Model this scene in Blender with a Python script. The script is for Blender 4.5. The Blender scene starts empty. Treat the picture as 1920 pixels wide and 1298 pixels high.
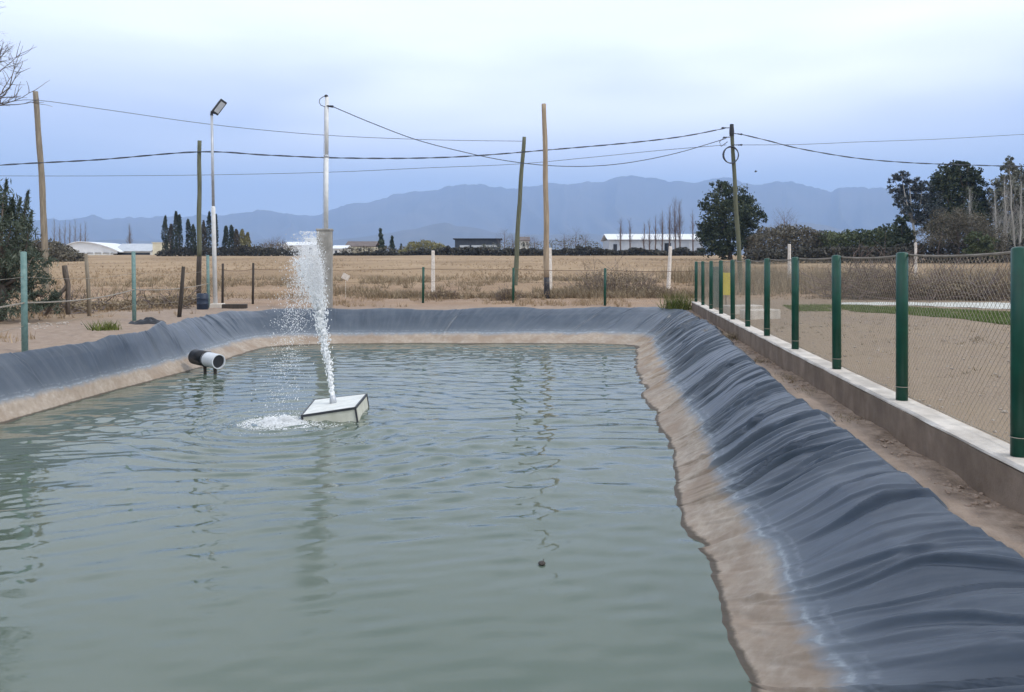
import bpy, math, random
import numpy as np
from mathutils import Vector, Matrix

sc = bpy.context.scene
C = sc.collection
R = math.radians
EYE = 2.8; FOC = 1500.0; HORIZON = 497
cp, sp = 1.0, 0.0

# ------------------------------------------------------------------ geometry of the place
def ray(px, py):
    return (px-960)/FOC, 1.0, (HORIZON-py)/FOC
def P(px, py, z=0.0):
    dx, dy, dz = ray(px, py); t = (z-EYE)/dz
    return Vector((dx*t, dy*t, z))
def Q(px, py, Y):
    dx, dy, dz = ray(px, py); t = Y/dy
    return Vector((dx*t, Y, EYE+dz*t))
def gz(x, y):                                   # smooth ground height
    y = np.asarray(y, float)
    return 1.06 + np.clip(y-31, 0, 170)*0.025 + np.clip(y-201, 0, 6000)*0.010
def G1(x, y): return float(gz(x, y))
def PG(px, py):
    lo, hi = 3.0, 3000.0
    for _ in range(60):
        m = (lo+hi)/2; q = Q(px, py, m)
        if q.z > G1(q.x, m): lo = m
        else: hi = m
    q = Q(px, py, lo); return Vector((q.x, lo, G1(q.x, lo)))
def base_at(px, Y):
    q = Q(px, 520, Y); return Vector((q.x, Y, G1(q.x, Y)))

# ------------------------------------------------------------------ noise
def _h(ix, iy, s):
    n = (ix.astype(np.int64)*374761393 + iy.astype(np.int64)*668265263 + s*1274126177) & 0x7fffffff
    n = ((n ^ (n >> 13))*1274126177) & 0x7fffffff
    return ((n ^ (n >> 16)) & 0xffff)/65535.0
def vn(x, y, s=0):
    x = np.asarray(x, float); y = np.asarray(y, float)
    ix, iy = np.floor(x), np.floor(y); fx, fy = x-ix, y-iy
    fx = fx*fx*fx*(fx*(fx*6-15)+10); fy = fy*fy*fy*(fy*(fy*6-15)+10)
    a, b = _h(ix, iy, s), _h(ix+1, iy, s); c, d = _h(ix, iy+1, s), _h(ix+1, iy+1, s)
    return (a*(1-fx)+b*fx)*(1-fy)+(c*(1-fx)+d*fx)*fy*1.0
def fbm(x, y, o=4, s=0):
    t = 0; a = .5; n = 0
    for k in range(o):
        t = t + a*vn(x*2**k+k*17.3, y*2**k-k*9.1, s+k); n += a; a *= .5
    return t/n*2-1

# ------------------------------------------------------------------ mesh helpers
class MB:
    def __init__(s): s.v = []; s.f = []; s.m = []; s.mi = 0
    def add(s, vs, fs):
        b = len(s.v); s.v.extend([tuple(v) for v in vs])
        s.f.extend([tuple(i+b for i in f) for f in fs]); s.m.extend([s.mi]*len(fs))
    def box(s, c, d, rot=None, taper=1.0):
        vs = []
        for z in (-.5, .5):
            k = taper if z > 0 else 1
            for x, y in ((-.5, -.5), (.5, -.5), (.5, .5), (-.5, .5)):
                v = Vector((x*d[0]*k, y*d[1]*k, z*d[2]))
                if rot is not None: v = rot @ v
                vs.append(v+Vector(c))
        s.add(vs, [(3, 2, 1, 0), (4, 5, 6, 7), (0, 1, 5, 4), (1, 2, 6, 5), (2, 3, 7, 6), (3, 0, 4, 7)])
    def tube(s, pts, rad, n=8, caps=True):
        pts = [Vector(p) for p in pts]
        if not hasattr(rad, '__len__'): rad = [rad]*len(pts)
        vs = []; ref = None
        for i, p in enumerate(pts):
            d = (pts[min(i+1, len(pts)-1)]-pts[max(i-1, 0)])
            d = d.normalized() if d.length > 1e-9 else Vector((0, 0, 1))
            if ref is None: ref = d.orthogonal().normalized()
            a = (ref-d*ref.dot(d))
            a = a.normalized() if a.length > 1e-6 else d.orthogonal().normalized()
            ref = a; b = d.cross(a)
            for k in range(n):
                t = 2*math.pi*k/n; vs.append(p+(a*math.cos(t)+b*math.sin(t))*rad[i])
        fs = []
        for i in range(len(pts)-1):
            for k in range(n):
                k2 = (k+1) % n; fs.append((i*n+k, i*n+k2, (i+1)*n+k2, (i+1)*n+k))
        if caps:
            fs.append(tuple(range(n-1, -1, -1))); L = (len(pts)-1)*n; fs.append(tuple(L+k for k in range(n)))
        s.add(vs, fs)
    def ball(s, c, r, sub=1, st=(1, 1, 1)):
        vs, fs = ICO[sub]
        s.add([Vector((v[0]*r*st[0], v[1]*r*st[1], v[2]*r*st[2]))+Vector(c) for v in vs], fs)
    def build(s, name, mats, parent=None, smooth=False):
        me = bpy.data.meshes.new(name)
        me.from_pydata(s.v, [], s.f)
        if not isinstance(mats, (list, tuple)): mats = [mats]
        for m in mats: me.materials.append(m)
        if len(mats) > 1: me.polygons.foreach_set('material_index', s.m)
        if smooth: me.polygons.foreach_set('use_smooth', [True]*len(me.polygons))
        me.update()
        o = bpy.data.objects.new(name, me); C.objects.link(o)
        if parent is not None:
            o.parent = parent; o.matrix_parent_inverse = Matrix.Translation(-Vector(parent.location))
        return o
import bmesh
ICO = {}
for sub in (1, 2):
    bm_ = bmesh.new(); bmesh.ops.create_icosphere(bm_, subdivisions=sub, radius=1)
    ICO[sub] = ([tuple(v.co) for v in bm_.verts], [tuple(v.index for v in f.verts) for f in bm_.faces]); bm_.free()

def thing(name, label, cat, loc=(0, 0, 0), group=None):
    o = bpy.data.objects.new(name, None); C.objects.link(o); o.location = loc; o.empty_display_size = .2
    return tag(o, label, cat, group)
def tag(o, label=None, cat=None, group=None, kind=None):
    if label: o['label'] = label
    if cat: o['category'] = cat
    if group: o['group'] = group
    if kind: o['kind'] = kind
    return o
def grid_obj(name, co, nu, nv, mat, closed=False, smooth=True, keep=None):
    fs = []
    idx = np.arange(nu*nv).reshape(nu, nv)
    a = idx if not closed else np.vstack([idx, idx[:1]])
    q = np.stack([a[:-1, :-1], a[1:, :-1], a[1:, 1:], a[:-1, 1:]], -1).reshape(-1, 4)
    if keep is not None: q = q[keep[q].all(1)]
    me = bpy.data.meshes.new(name)
    me.vertices.add(len(co)); me.vertices.foreach_set('co', np.asarray(co, np.float32).ravel())
    me.loops.add(q.size); me.loops.foreach_set('vertex_index', q.ravel().astype(np.int32))
    me.polygons.add(len(q)); me.polygons.foreach_set('loop_start', np.arange(0, q.size, 4, dtype=np.int32))
    if smooth: me.polygons.foreach_set('use_smooth', np.ones(len(q), bool))
    me.materials.append(mat); me.update(calc_edges=True); me.validate()
    o = bpy.data.objects.new(name, me); C.objects.link(o); return o
def poly_mesh(name, verts, k, mat, parent=None):
    """verts (N*k,3): N separate k-gons (leaves, blades)"""
    n = len(verts)//k
    me = bpy.data.meshes.new(name)
    me.vertices.add(len(verts)); me.vertices.foreach_set('co', np.asarray(verts, np.float32).ravel())
    me.loops.add(n*k); me.loops.foreach_set('vertex_index', np.arange(n*k, dtype=np.int32))
    me.polygons.add(n); me.polygons.foreach_set('loop_start', np.arange(0, n*k, k, dtype=np.int32))
    me.materials.append(mat); me.update(calc_edges=True)
    o = bpy.data.objects.new(name, me); C.objects.link(o)
    if parent is not None:
        o.parent = parent; o.matrix_parent_inverse = Matrix.Translation(-Vector(parent.location))
    return o

# ------------------------------------------------------------------ materials
def nodes(name):
    m = bpy.data.materials.new(name); m.use_nodes = True
    nt = m.node_tree; b = nt.nodes['Principled BSDF']; return m, nt, b
def N(nt, t, **kw):
    n = nt.nodes.new(t)
    for k, v in kw.items():
        if k.startswith('i_'):
            n.inputs[k[2:].replace('_', ' ')].default_value = v
        else: setattr(n, k, v)
    return n
def ramp(nt, stops, interp='LINEAR'):
    r = nt.nodes.new('ShaderNodeValToRGB'); e = r.color_ramp.elements; r.color_ramp.interpolation = interp
    while len(e) < len(stops): e.new(.5)
    for i, (p, c) in enumerate(stops):
        e[i].position = p; e[i].color = (c, c, c, 1) if not hasattr(c, '__len__') else (*c[:3], 1)
    return r
def noise(nt, scale, detail=4, rough=.55, vec=None):
    n = N(nt, 'ShaderNodeTexNoise'); n.inputs['Scale'].default_value = scale
    n.inputs['Detail'].default_value = detail; n.inputs['Roughness'].default_value = rough
    if vec is not None: nt.links.new(vec, n.inputs['Vector'])
    return n
def objvec(nt, scale=None):
    t = N(nt, 'ShaderNodeTexCoord')
    if scale is None: return t.outputs['Object']
    mp = N(nt, 'ShaderNodeMapping'); mp.inputs['Scale'].default_value = scale
    nt.links.new(t.outputs['Object'], mp.inputs['Vector']); return mp.outputs['Vector']
def bump(nt, b, h, strength=.3, dist=.02):
    bp = N(nt, 'ShaderNodeBump'); bp.inputs['Strength'].default_value = strength; bp.inputs['Distance'].default_value = dist
    nt.links.new(h, bp.inputs['Height']); nt.links.new(bp.outputs['Normal'], b.inputs['Normal'])
def mixc(nt, fac, a, b, mode='MIX'):
    m = N(nt, 'ShaderNodeMix', data_type='RGBA', blend_type=mode)
    for s, x in (('Factor', fac), ('A', a), ('B', b)):
        i = [k for k in m.inputs if k.name == s and k.enabled and (s == 'Factor' and k.type == 'VALUE' or s != 'Factor' and k.type == 'RGBA')][0]
        if hasattr(x, 'is_output') or isinstance(x, bpy.types.NodeSocket): nt.links.new(x, i)
        elif hasattr(x, '__len__'): i.default_value = (*x[:3], 1)
        else: i.default_value = x
    return [k for k in m.outputs if k.type == 'RGBA'][0]
def simple(name, c1, c2, scale=4, rough=.7, metal=0, bmp=.2, vscale=None, detail=5, spec=.4):
    m, nt, b = nodes(name)
    n = noise(nt, scale, detail, .6, objvec(nt, vscale))
    r = ramp(nt, [(.3, c1), (.7, c2)]); nt.links.new(n.outputs['Fac'], r.inputs['Fac'])
    nt.links.new(r.outputs['Color'], b.inputs['Base Color'])
    b.inputs['Roughness'].default_value = rough; b.inputs['Metallic'].default_value = metal
    b.inputs['Specular IOR Level'].default_value = spec
    if bmp: bump(nt, b, n.outputs['Fac'], bmp, .01)
    return m
def leafmat(name, c1, c2, c3=None, rough=.65):
    m, nt, b = nodes(name)
    g = N(nt, 'ShaderNodeNewGeometry')
    n = noise(nt, .6, 2, .5, objvec(nt))
    ad = N(nt, 'ShaderNodeMath', operation='MULTIPLY_ADD'); ad.inputs[1].default_value = .55
    nt.links.new(g.outputs['Random Per Island'], ad.inputs[0])
    mu = N(nt, 'ShaderNodeMath', operation='MULTIPLY'); mu.inputs[1].default_value = .5
    nt.links.new(n.outputs['Fac'], mu.inputs[0]); nt.links.new(mu.outputs[0], ad.inputs[2])
    st = [(.15, c1), (.75, c2)]
    if c3: st = [(.15, c1), (.6, c2), (.85, c3)]
    r = ramp(nt, st); nt.links.new(ad.outputs[0], r.inputs['Fac'])
    nt.links.new(r.outputs['Color'], b.inputs['Base Color'])
    b.inputs['Roughness'].default_value = rough; b.inputs['Specular IOR Level'].default_value = .25
    return m

def liner_material():
    m, nt, b = nodes('black pond membrane'); L = nt.links
    geo = N(nt, 'ShaderNodeNewGeometry'); sx = N(nt, 'ShaderNodeSeparateXYZ'); L.new(geo.outputs['Position'], sx.inputs[0])
    n1 = noise(nt, 1.3, 5, .6, geo.outputs['Position']); n2 = noise(nt, 9, 6, .65, geo.outputs['Position'])
    # streaked noise that runs down the bank comes from the mesh attribute (along, across)
    at = N(nt, 'ShaderNodeAttribute', attribute_name='bank')
    mp = N(nt, 'ShaderNodeMapping'); mp.inputs['Scale'].default_value = (7, 1.2, 1); L.new(at.outputs['Vector'], mp.inputs['Vector'])
    n3 = noise(nt, 1.0, 5, .6, mp.outputs['Vector'])
    def math_(op, a, bb):
        q = N(nt, 'ShaderNodeMath', operation=op)
        for i, x in enumerate((a, bb)):
            if isinstance(x, (int, float)): q.inputs[i].default_value = x
            else: L.new(x, q.inputs[i])
        return q.outputs[0]
    z = math_('ADD', sx.outputs['Z'], math_('MULTIPLY', math_('SUBTRACT', n1.outputs['Fac'], .5), .16))
    z = math_('ADD', z, math_('MULTIPLY', math_('SUBTRACT', n3.outputs['Fac'], .5), .14))
    z = math_('ADD', z, math_('MULTIPLY', math_('SUBTRACT', n2.outputs['Fac'], .5), .05))
    # silt colour
    silt = ramp(nt, [(.3, (.215, .165, .12)), (.5, (.355, .29, .228)), (.7, (.51, .44, .37))]); L.new(n2.outputs['Fac'], silt.inputs['Fac'])
    blo = ramp(nt, [(.42, 0), (.62, .75)]); L.new(n1.outputs['Fac'], blo.inputs['Fac'])
    silt1 = mixc(nt, n3.outputs['Fac'], silt.outputs['Color'], (.38, .315, .25))
    silt2 = mixc(nt, blo.outputs['Color'], silt1, (.26, .19, .135))
    plast = ramp(nt, [(.3, (.038, .053, .076)), (.55, (.056, .074, .100)), (.8, (.088, .106, .130))]); L.new(n1.outputs['Fac'], plast.inputs['Fac'])
    # dust streaks on the dry membrane
    ds = ramp(nt, [(.45, 0), (.8, .45)]); L.new(n3.outputs['Fac'], ds.inputs['Fac'])
    pl = mixc(nt, ds.outputs['Color'], plast.outputs['Color'], (.15, .165, .19))
    fr = ramp(nt, [(.0, 1), (.29, .85), (.335, .58), (.40, .24), (.55, .08), (.8, .0)]); L.new(z, fr.inputs['Fac'])
    paler = mixc(nt, fr.outputs['Color'], pl, (.27, .30, .33))
    f2 = ramp(nt, [(.0, 1), (.245, 1), (.345, 0)]); L.new(z, f2.inputs['Fac'])
    c = mixc(nt, f2.outputs['Color'], paler, silt2)
    f4 = ramp(nt, [(.325, 0), (.35, .55), (.368, .06), (.40, .0), (.43, .2), (.445, 0)]); L.new(z, f4.inputs['Fac'])
    gate = ramp(nt, [(.42, 0), (.58, 1)]); L.new(n3.outputs['Fac'], gate.inputs['Fac'])
    c = mixc(nt, math_('MULTIPLY', f4.outputs['Color'], gate.outputs['Color']), c, (.46, .50, .53))
    rz = math_('ADD', sx.outputs['Z'], math_('MULTIPLY', math_('SUBTRACT', n2.outputs['Fac'], .5), .03))
    f3 = ramp(nt, [(.0, 1), (.018, 1), (.035, 0)]); L.new(rz, f3.inputs['Fac'])
    c = mixc(nt, f3.outputs['Color'], c, (.10, .08, .06))
    L.new(c, b.inputs['Base Color'])
    ro = ramp(nt, [(0, .85), (1, .85)]); rr = mixc(nt, fr.outputs['Color'], (.38, .38, .38), (.85, .85, .85)); L.new(rr, b.inputs['Roughness'])
    b.inputs['Specular IOR Level'].default_value = .5
    mp2 = N(nt, 'ShaderNodeMapping'); mp2.inputs['Scale'].default_value = (6, .6, 1); L.new(at.outputs['Vector'], mp2.inputs['Vector'])
    n5 = noise(nt, 1.0, 3, .5, mp2.outputs['Vector'])
    hh = math_('ADD', math_('MULTIPLY', n2.outputs['Fac'], .25), n5.outputs['Fac'])
    bump(nt, b, hh, .35, .025)
    return m

def ground_material():
    m, nt, b = nodes('dirt and dry field'); L = nt.links
    at = N(nt, 'ShaderNodeAttribute', attribute_name='zone'); sp_ = N(nt, 'ShaderNodeSeparateColor'); L.new(at.outputs['Color'], sp_.inputs[0])
    geo = N(nt, 'ShaderNodeNewGeometry'); v = geo.outputs['Position']
    n1 = noise(nt, .35, 6, .65, v); n2 = noise(nt, 5, 6, .7, v); n3 = noise(nt, .07, 6, .65, v); n4 = noise(nt, 40, 3, .6, v)
    d1 = ramp(nt, [(.3, (.205, .155, .118)), (.5, (.325, .252, .197)), (.72, (.445, .362, .293))]); L.new(n2.outputs['Fac'], d1.inputs['Fac'])
    d2 = mixc(nt, n1.outputs['Fac'], d1.outputs['Color'], (.36, .278, .22))
    fld = ramp(nt, [(.35, (.19, .132, .08)), (.5, (.325, .235, .145)), (.65, (.47, .35, .23))]); L.new(n3.outputs['Fac'], fld.inputs['Fac'])
    fl = mixc(nt, n1.outputs['Fac'], fld.outputs['Color'], (.35, .245, .15))
    c = mixc(nt, sp_.outputs[0], d2, fl)
    red = ramp(nt, [(.3, (.24, .16, .105)), (.7, (.42, .295, .20))]); L.new(n1.outputs['Fac'], red.inputs['Fac'])
    c = mixc(nt, sp_.outputs[1], c, red.outputs['Color'])
    gr = ramp(nt, [(.3, (.15, .112, .080)), (.5, (.275, .21, .155)), (.7, (.42, .34, .26))]); L.new(n4.outputs['Fac'], gr.inputs['Fac'])
    yb = ramp(nt, [(.40, 0), (.60, .8)]); L.new(n1.outputs['Fac'], yb.inputs['Fac'])
    gr2 = mixc(nt, yb.outputs['Color'], gr.outputs['Color'], (.31, .24, .17))
    c = mixc(nt, sp_.outputs[2], c, gr2)
    stp = ramp(nt, [(.3, (.15, .11, .083)), (.5, (.30, .225, .17)), (.7, (.45, .35, .275))]); L.new(n2.outputs['Fac'], stp.inputs['Fac'])
    c = mixc(nt, at.outputs['Alpha'], c, stp.outputs['Color'])
    L.new(c, b.inputs['Base Color']); b.inputs['Roughness'].default_value = .95; b.inputs['Specular IOR Level'].default_value = .1
    ad = N(nt, 'ShaderNodeMath', operation='ADD'); L.new(n2.outputs['Fac'], ad.inputs[0]); L.new(n4.outputs['Fac'], ad.inputs[1])
    bump(nt, b, ad.outputs[0], .5, .03)
    return m

def water_material():
    m, nt, b = nodes('murky green water'); L = nt.links
    geo = N(nt, 'ShaderNodeNewGeometry'); v = geo.outputs['Position']
    n1 = noise(nt, .25, 3, .5, v)
    r = ramp(nt, [(.3, (.084, .115, .088)), (.7, (.110, .138, .108))]); L.new(n1.outputs['Fac'], r.inputs['Fac'])
    L.new(r.outputs['Color'], b.inputs['Base Color'])
    b.inputs['Roughness'].default_value = .03; b.inputs['IOR'].default_value = 1.333; b.inputs['Specular IOR Level'].default_value = .5
    n2 = noise(nt, 5.5, 3, .5, v); n3 = noise(nt, 1.6, 2, .5, v)
    ad = N(nt, 'ShaderNodeMath', operation='MULTIPLY_ADD'); ad.inputs[1].default_value = .25
    L.new(n2.outputs['Fac'], ad.inputs[0]); L.new(n3.outputs['Fac'], ad.inputs[2])
    bump(nt, b, ad.outputs[0], .10, .05)
    return m

M = {}
M['liner'] = liner_material(); M['ground'] = ground_material(); M['water'] = water_material()
M['green'] = simple('green post paint', (.004, .050, .032), (.007, .075, .048), 6, .35, bmp=.05)
M['teal'] = simple('weathered teal paint', (.10, .19, .18), (.19, .29, .27), 12, .6)
M['wire'] = simple('galvanised wire', (.25, .215, .165), (.36, .315, .25), 8, .5, .2, 0)
M['rustwire'] = simple('rusty wire', (.17, .11, .07), (.26, .18, .12), 8, .8, 0, 0)
M['cable'] = simple('black cable', (.045, .053, .078), (.07, .08, .105), 8, .6, 0, 0)
M['thincable'] = simple('grey thin cable', (.10, .12, .17), (.13, .15, .2), 8, .6, 0, 0)
def concrete(name, a, b_, sc_=3):
    m, nt, b = nodes(name); L = nt.links; v = objvec(nt)
    n1 = noise(nt, sc_, 7, .65, v); n2 = noise(nt, 60, 3, .6, v); n3 = noise(nt, 2.2, 4, .6, objvec(nt, (1, 1, .25)))
    r = ramp(nt, [(.3, a), (.7, b_)]); L.new(n1.outputs['Fac'], r.inputs['Fac'])
    r3 = ramp(nt, [(.35, .72), (.6, 1)]); L.new(n3.outputs['Fac'], r3.inputs['Fac'])
    c = mixc(nt, 1.0, r.outputs['Color'], r3.outputs['Color'], 'MULTIPLY')
    L.new(c, b.inputs['Base Color']); b.inputs['Roughness'].default_value = .9; b.inputs['Specular IOR Level'].default_value = .2
    ad = N(nt, 'ShaderNodeMath', operation='ADD'); L.new(n1.outputs['Fac'], ad.inputs[0]); L.new(n2.outputs['Fac'], ad.inputs[1])
    bump(nt, b, ad.outputs[0], .4, .012); return m
M['kerb'] = concrete('kerb concrete', (.16, .118, .088), (.27, .208, .16))  # brown dirty concrete, made darker for the shaded pond side
M['kerbtop'] = concrete('pale concrete and skylit kerb top', (.60, .54, .47), (.78, .72, .64))  # pale concrete; on the kerb its lightness paints in skylight from above
M['concrete'] = concrete('pillar concrete', (.26, .248, .225), (.42, .40, .365))
M['white'] = simple('white paint', (.62, .63, .62), (.78, .78, .77), 5, .5)
M['chalk'] = simple('whitewashed post', (.58, .52, .46), (.80, .74, .67), 9, .8)
M['galv'] = simple('galvanised pole', (.36, .38, .41), (.52, .54, .57), 5, .45, .3, 0)
M['wood'] = simple('weathered pole wood', (.15, .125, .095), (.30, .255, .19), 6, .85, 0, .5, (3, 3, .25))
M['woodlight'] = simple('pale pole wood', (.24, .18, .12), (.42, .33, .235), 6, .8, 0, .4, (3, 3, .25))
M['wooddark'] = simple('dark tarred wood', (.030, .026, .022), (.07, .055, .045), 6, .8, 0, .4, (3, 3, .25))
M['woodgreen'] = simple('treated greenish pole wood', (.075, .085, .055), (.16, .165, .11), 6, .8, 0, .4, (3, 3, .25))
M['bark'] = simple('grey brown bark', (.07, .055, .045), (.17, .14, .115), 8, .9, 0, .5, (3, 3, .5))
M['palebark'] = simple('pale bark', (.30, .28, .25), (.50, .48, .44), 5, .85, 0, .3, (3, 3, .5))
M['twig'] = simple('bare twigs', (.12, .095, .085), (.20, .165, .15), 3, .9, 0, 0)
M['twigred'] = simple('reddish bare twigs', (.13, .095, .085), (.20, .145, .125), 3, .9, 0, 0)
M['black'] = simple('black plastic', (.012, .013, .017), (.03, .032, .038), 5, .45)
M['dark'] = simple('dark metal', (.03, .033, .04), (.06, .063, .07), 5, .5, .2)
M['glass'] = simple('lamp glass', (.45, .48, .52), (.6, .63, .66), 5, .15, 0, 0)
M['foamblock'] = simple('white float cladding', (.60, .61, .57), (.78, .79, .75), 5, .6)
M['floatside'] = simple('float lower side', (.50, .50, .42), (.66, .66, .57), 5, .7)  # float sides, creamier and darker than the deck
M['pvc'] = simple('grey plastic pipe', (.55, .58, .62), (.68, .71, .74), 4, .35, 0, 0)
M['blue'] = simple('dark blue drum plastic', (.012, .022, .045), (.025, .04, .07), 5, .5)
M['yellow'] = simple('yellow paint', (.55, .45, .02), (.68, .57, .04), 5, .6)
M['mount'] = simple('mountain slopes', (.060, .060, .055), (.145, .125, .105), .0016, .95, 0, 0, None, 8)
M['roofw'] = simple('white sheet roof', (.68, .70, .72), (.80, .82, .83), .6, .5, 0, 0)
M['roofg'] = simple('grey sheet roof', (.40, .43, .47), (.52, .55, .58), .6, .5, 0, 0)
M['wallw'] = simple('pale shed wall', (.55, .54, .50), (.70, .69, .64), .8, .8, 0, 0)
M['wallc'] = simple('cream plaster', (.62, .57, .42), (.74, .69, .54), .8, .8, 0, 0)
M['wallg'] = simple('grey blue shed wall', (.36, .40, .46), (.47, .51, .56), .8, .8, 0, 0)
M['walld'] = simple('dark house wall', (.035, .045, .06), (.07, .08, .10), .8, .8, 0, 0)
M['open'] = simple('dark opening', (.02, .025, .035), (.035, .04, .05), .8, .9, 0, 0)
M['tile'] = simple('brown roof', (.11, .09, .085), (.19, .15, .13), .8, .8, 0, 0)
M['gravel'] = simple('white gravel', (.36, .36, .32), (.66, .66, .61), 6, .9, 0, .6)
M['grass'] = leafmat('green grass', (.045, .085, .015), (.11, .17, .035), (.19, .22, .07))
M['drygrass'] = leafmat('dry grass', (.19, .133, .08), (.335, .245, .15), (.49, .37, .245))
M['weed'] = leafmat('green weed', (.035, .06, .012), (.13, .16, .035), (.26, .24, .07))
M['deadweed'] = leafmat('dead weeds', (.125, .095, .06), (.265, .205, .13), (.42, .345, .235))
M['olive'] = leafmat('dusty olive foliage', (.026, .042, .030), (.070, .092, .064), (.14, .158, .118))
M['dkgreen'] = leafmat('dark evergreen foliage', (.014, .024, .013), (.042, .058, .028), (.105, .115, .060))
M['euca'] = leafmat('blue green foliage', (.018, .027, .030), (.050, .062, .062), (.15, .16, .16))
M['cyp'] = leafmat('cypress foliage', (.012, .020, .012), (.035, .046, .026), (.06, .068, .04))
M['cypbrown'] = leafmat('brownish cypress foliage', (.035, .030, .02), (.075, .062, .04), (.11, .09, .06))
M['willow'] = leafmat('yellow green thin foliage', (.12, .11, .04), (.22, .20, .085), (.31, .28, .14))
M['thicket'] = leafmat('grey brown thicket', (.065, .058, .040), (.135, .120, .085), (.21, .185, .14))
M['hedge'] = leafmat('dark hedge foliage', (.022, .022, .017), (.055, .052, .040), (.10, .09, .07))
M['bushgreen'] = leafmat('green bush foliage', (.035, .050, .022), (.085, .105, .048), (.15, .165, .08))
M['greygreen'] = leafmat('grey green foliage', (.06, .065, .045), (.13, .135, .095), (.22, .22, .165))
m, nt, b = nodes('white water'); M['spray'] = m
b.inputs['Base Color'].default_value = (.97, .98, .99, 1); b.inputs['Roughness'].default_value = .5
b.inputs['Alpha'].default_value = .62
b.inputs['Transmission Weight'].default_value = .0; b.inputs['IOR'].default_value = 1.33

m, nt, b = nodes('white foam'); M['foam'] = m
b.inputs['Base Color'].default_value = (.93, .95, .96, 1); b.inputs['Roughness'].default_value = .6; b.inputs['Alpha'].default_value = .92

# ------------------------------------------------------------------ pond outline
def resample(pts, n):
    pts = np.array(pts, float); d = np.r_[0, np.cumsum(np.linalg.norm(np.diff(pts, axis=0), axis=1))]
    t = np.linspace(0, d[-1], n, endpoint=False)
    return np.stack([np.interp(t, d, pts[:, k]) for k in range(2)], 1)
RIMZ = 1.14
w = lambda px, py: P(px, py, 0)[:2]
r_ = lambda px, py: P(px, py, RIMZ)[:2]
WL = [(-8.95, 2.6), w(0, 795), w(200, 737), w(370, 692), w(478, 657)]
WF = [w(500, 650), w(560, 647), w(700, 645), w(900, 645), w(1100, 645), w(1180, 647)]
WR = [w(1188, 652), w(1192, 700), w(1214, 760), w(1246, 820), w(1262, 880), w(1264, 950), w(1283, 1005), w(1318, 1060), w(1343, 1120), w(1354, 1190), w(1388, 1298), (1.15, 2.6)]
RL = [(-10.9, 1.2), r_(0, 663), r_(120, 646), r_(215, 632), r_(300, 613), r_(380, 591), r_(428, 585)]
RF = [r_(470, 582), r_(620, 580), r_(800, 580), r_(1000, 578), r_(1170, 577), r_(1225, 575)]
RR = [r_(1285, 581), r_(1335, 610), r_(1410, 680), r_(1462, 720), r_(1535, 775), r_(1600, 822), r_(1672, 868), r_(1790, 962), r_(1920, 1040), (2.95, 1.2)]
def loop(l, f, r, n):
    nr = [(r[-1][0]-.6, r[-1][1]-.3 if r is RR else r[-1][1]), (l[0][0]+.6, l[0][1])]
    segs = [resample(list(l)+[f[0]], n[0]), resample(list(f)+[r[0]], n[1]), resample(list(r), n[2]), resample([r[-1], l[0]], n[3])]
    a = np.vstack(segs); return a
NSEG = (1000, 500, 2300, 200)
def smooth_loop(a, k, it=3):
    for _ in range(it):
        c = np.zeros_like(a)
        for j in range(-k, k+1): c += np.roll(a, j, 0)
        a = c/(2*k+1)
    return a
Wl = smooth_loop(loop(WL, WF, WR, NSEG), 20); Rl = smooth_loop(loop(RL, RF, RR, NSEG), 22)
NP = len(Wl)
s_len = np.r_[0, np.cumsum(np.linalg.norm(np.diff((Wl+Rl)/2, axis=0), axis=1))]
rim_poly = Rl[::16]
def inside_dist(x, y, poly):
    x = x.ravel(); y = y.ravel(); ins = np.zeros(len(x), bool); dist = np.full(len(x), 1e9)
    n = len(poly)
    for i in range(n):
        x1, y1 = poly[i]; x2, y2 = poly[(i+1) % n]
        c = ((y1 > y) != (y2 > y)) & (x < (x2-x1)*(y-y1)/((y2-y1) if y2 != y1 else 1e-9)+x1)
        ins ^= c
        dx, dy = x2-x1, y2-y1; t = np.clip(((x-x1)*dx+(y-y1)*dy)/(dx*dx+dy*dy+1e-12), 0, 1)
        dist = np.minimum(dist, (x-x1-t*dx)**2+(y-y1-t*dy)**2)
    return ins, np.sqrt(dist)

# liner mesh
NV = 74
T = np.r_[np.linspace(-.45, 0, 10, endpoint=False), np.linspace(0, 1, 52, endpoint=False), np.linspace(1, 1.5, 12)]
prof_t = [-.45, -.2, 0, .15, .3, .45, .6, .75, .86, .94, 1.0]
prof_z = [-.42, -.19, 0, .125, .28, .47, .69, .91, 1.03, 1.10, RIMZ]
S = s_len[:, None]+np.zeros((1, NV)); TT = T[None, :]+np.zeros((NP, 1))
rightness = np.zeros(NP); a0, a1 = NSEG[0]+NSEG[1]-60, NSEG[0]+NSEG[1]+NSEG[2]; rightness[a0:a1] = 1
rightness = smooth_loop(rightness[:, None], 90)[:, 0][:, None]
farness = np.zeros(NP); farness[NSEG[0]:NSEG[0]+NSEG[1]] = 1; farness = smooth_loop(farness[:, None], 90)[:, 0][:, None]
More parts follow.
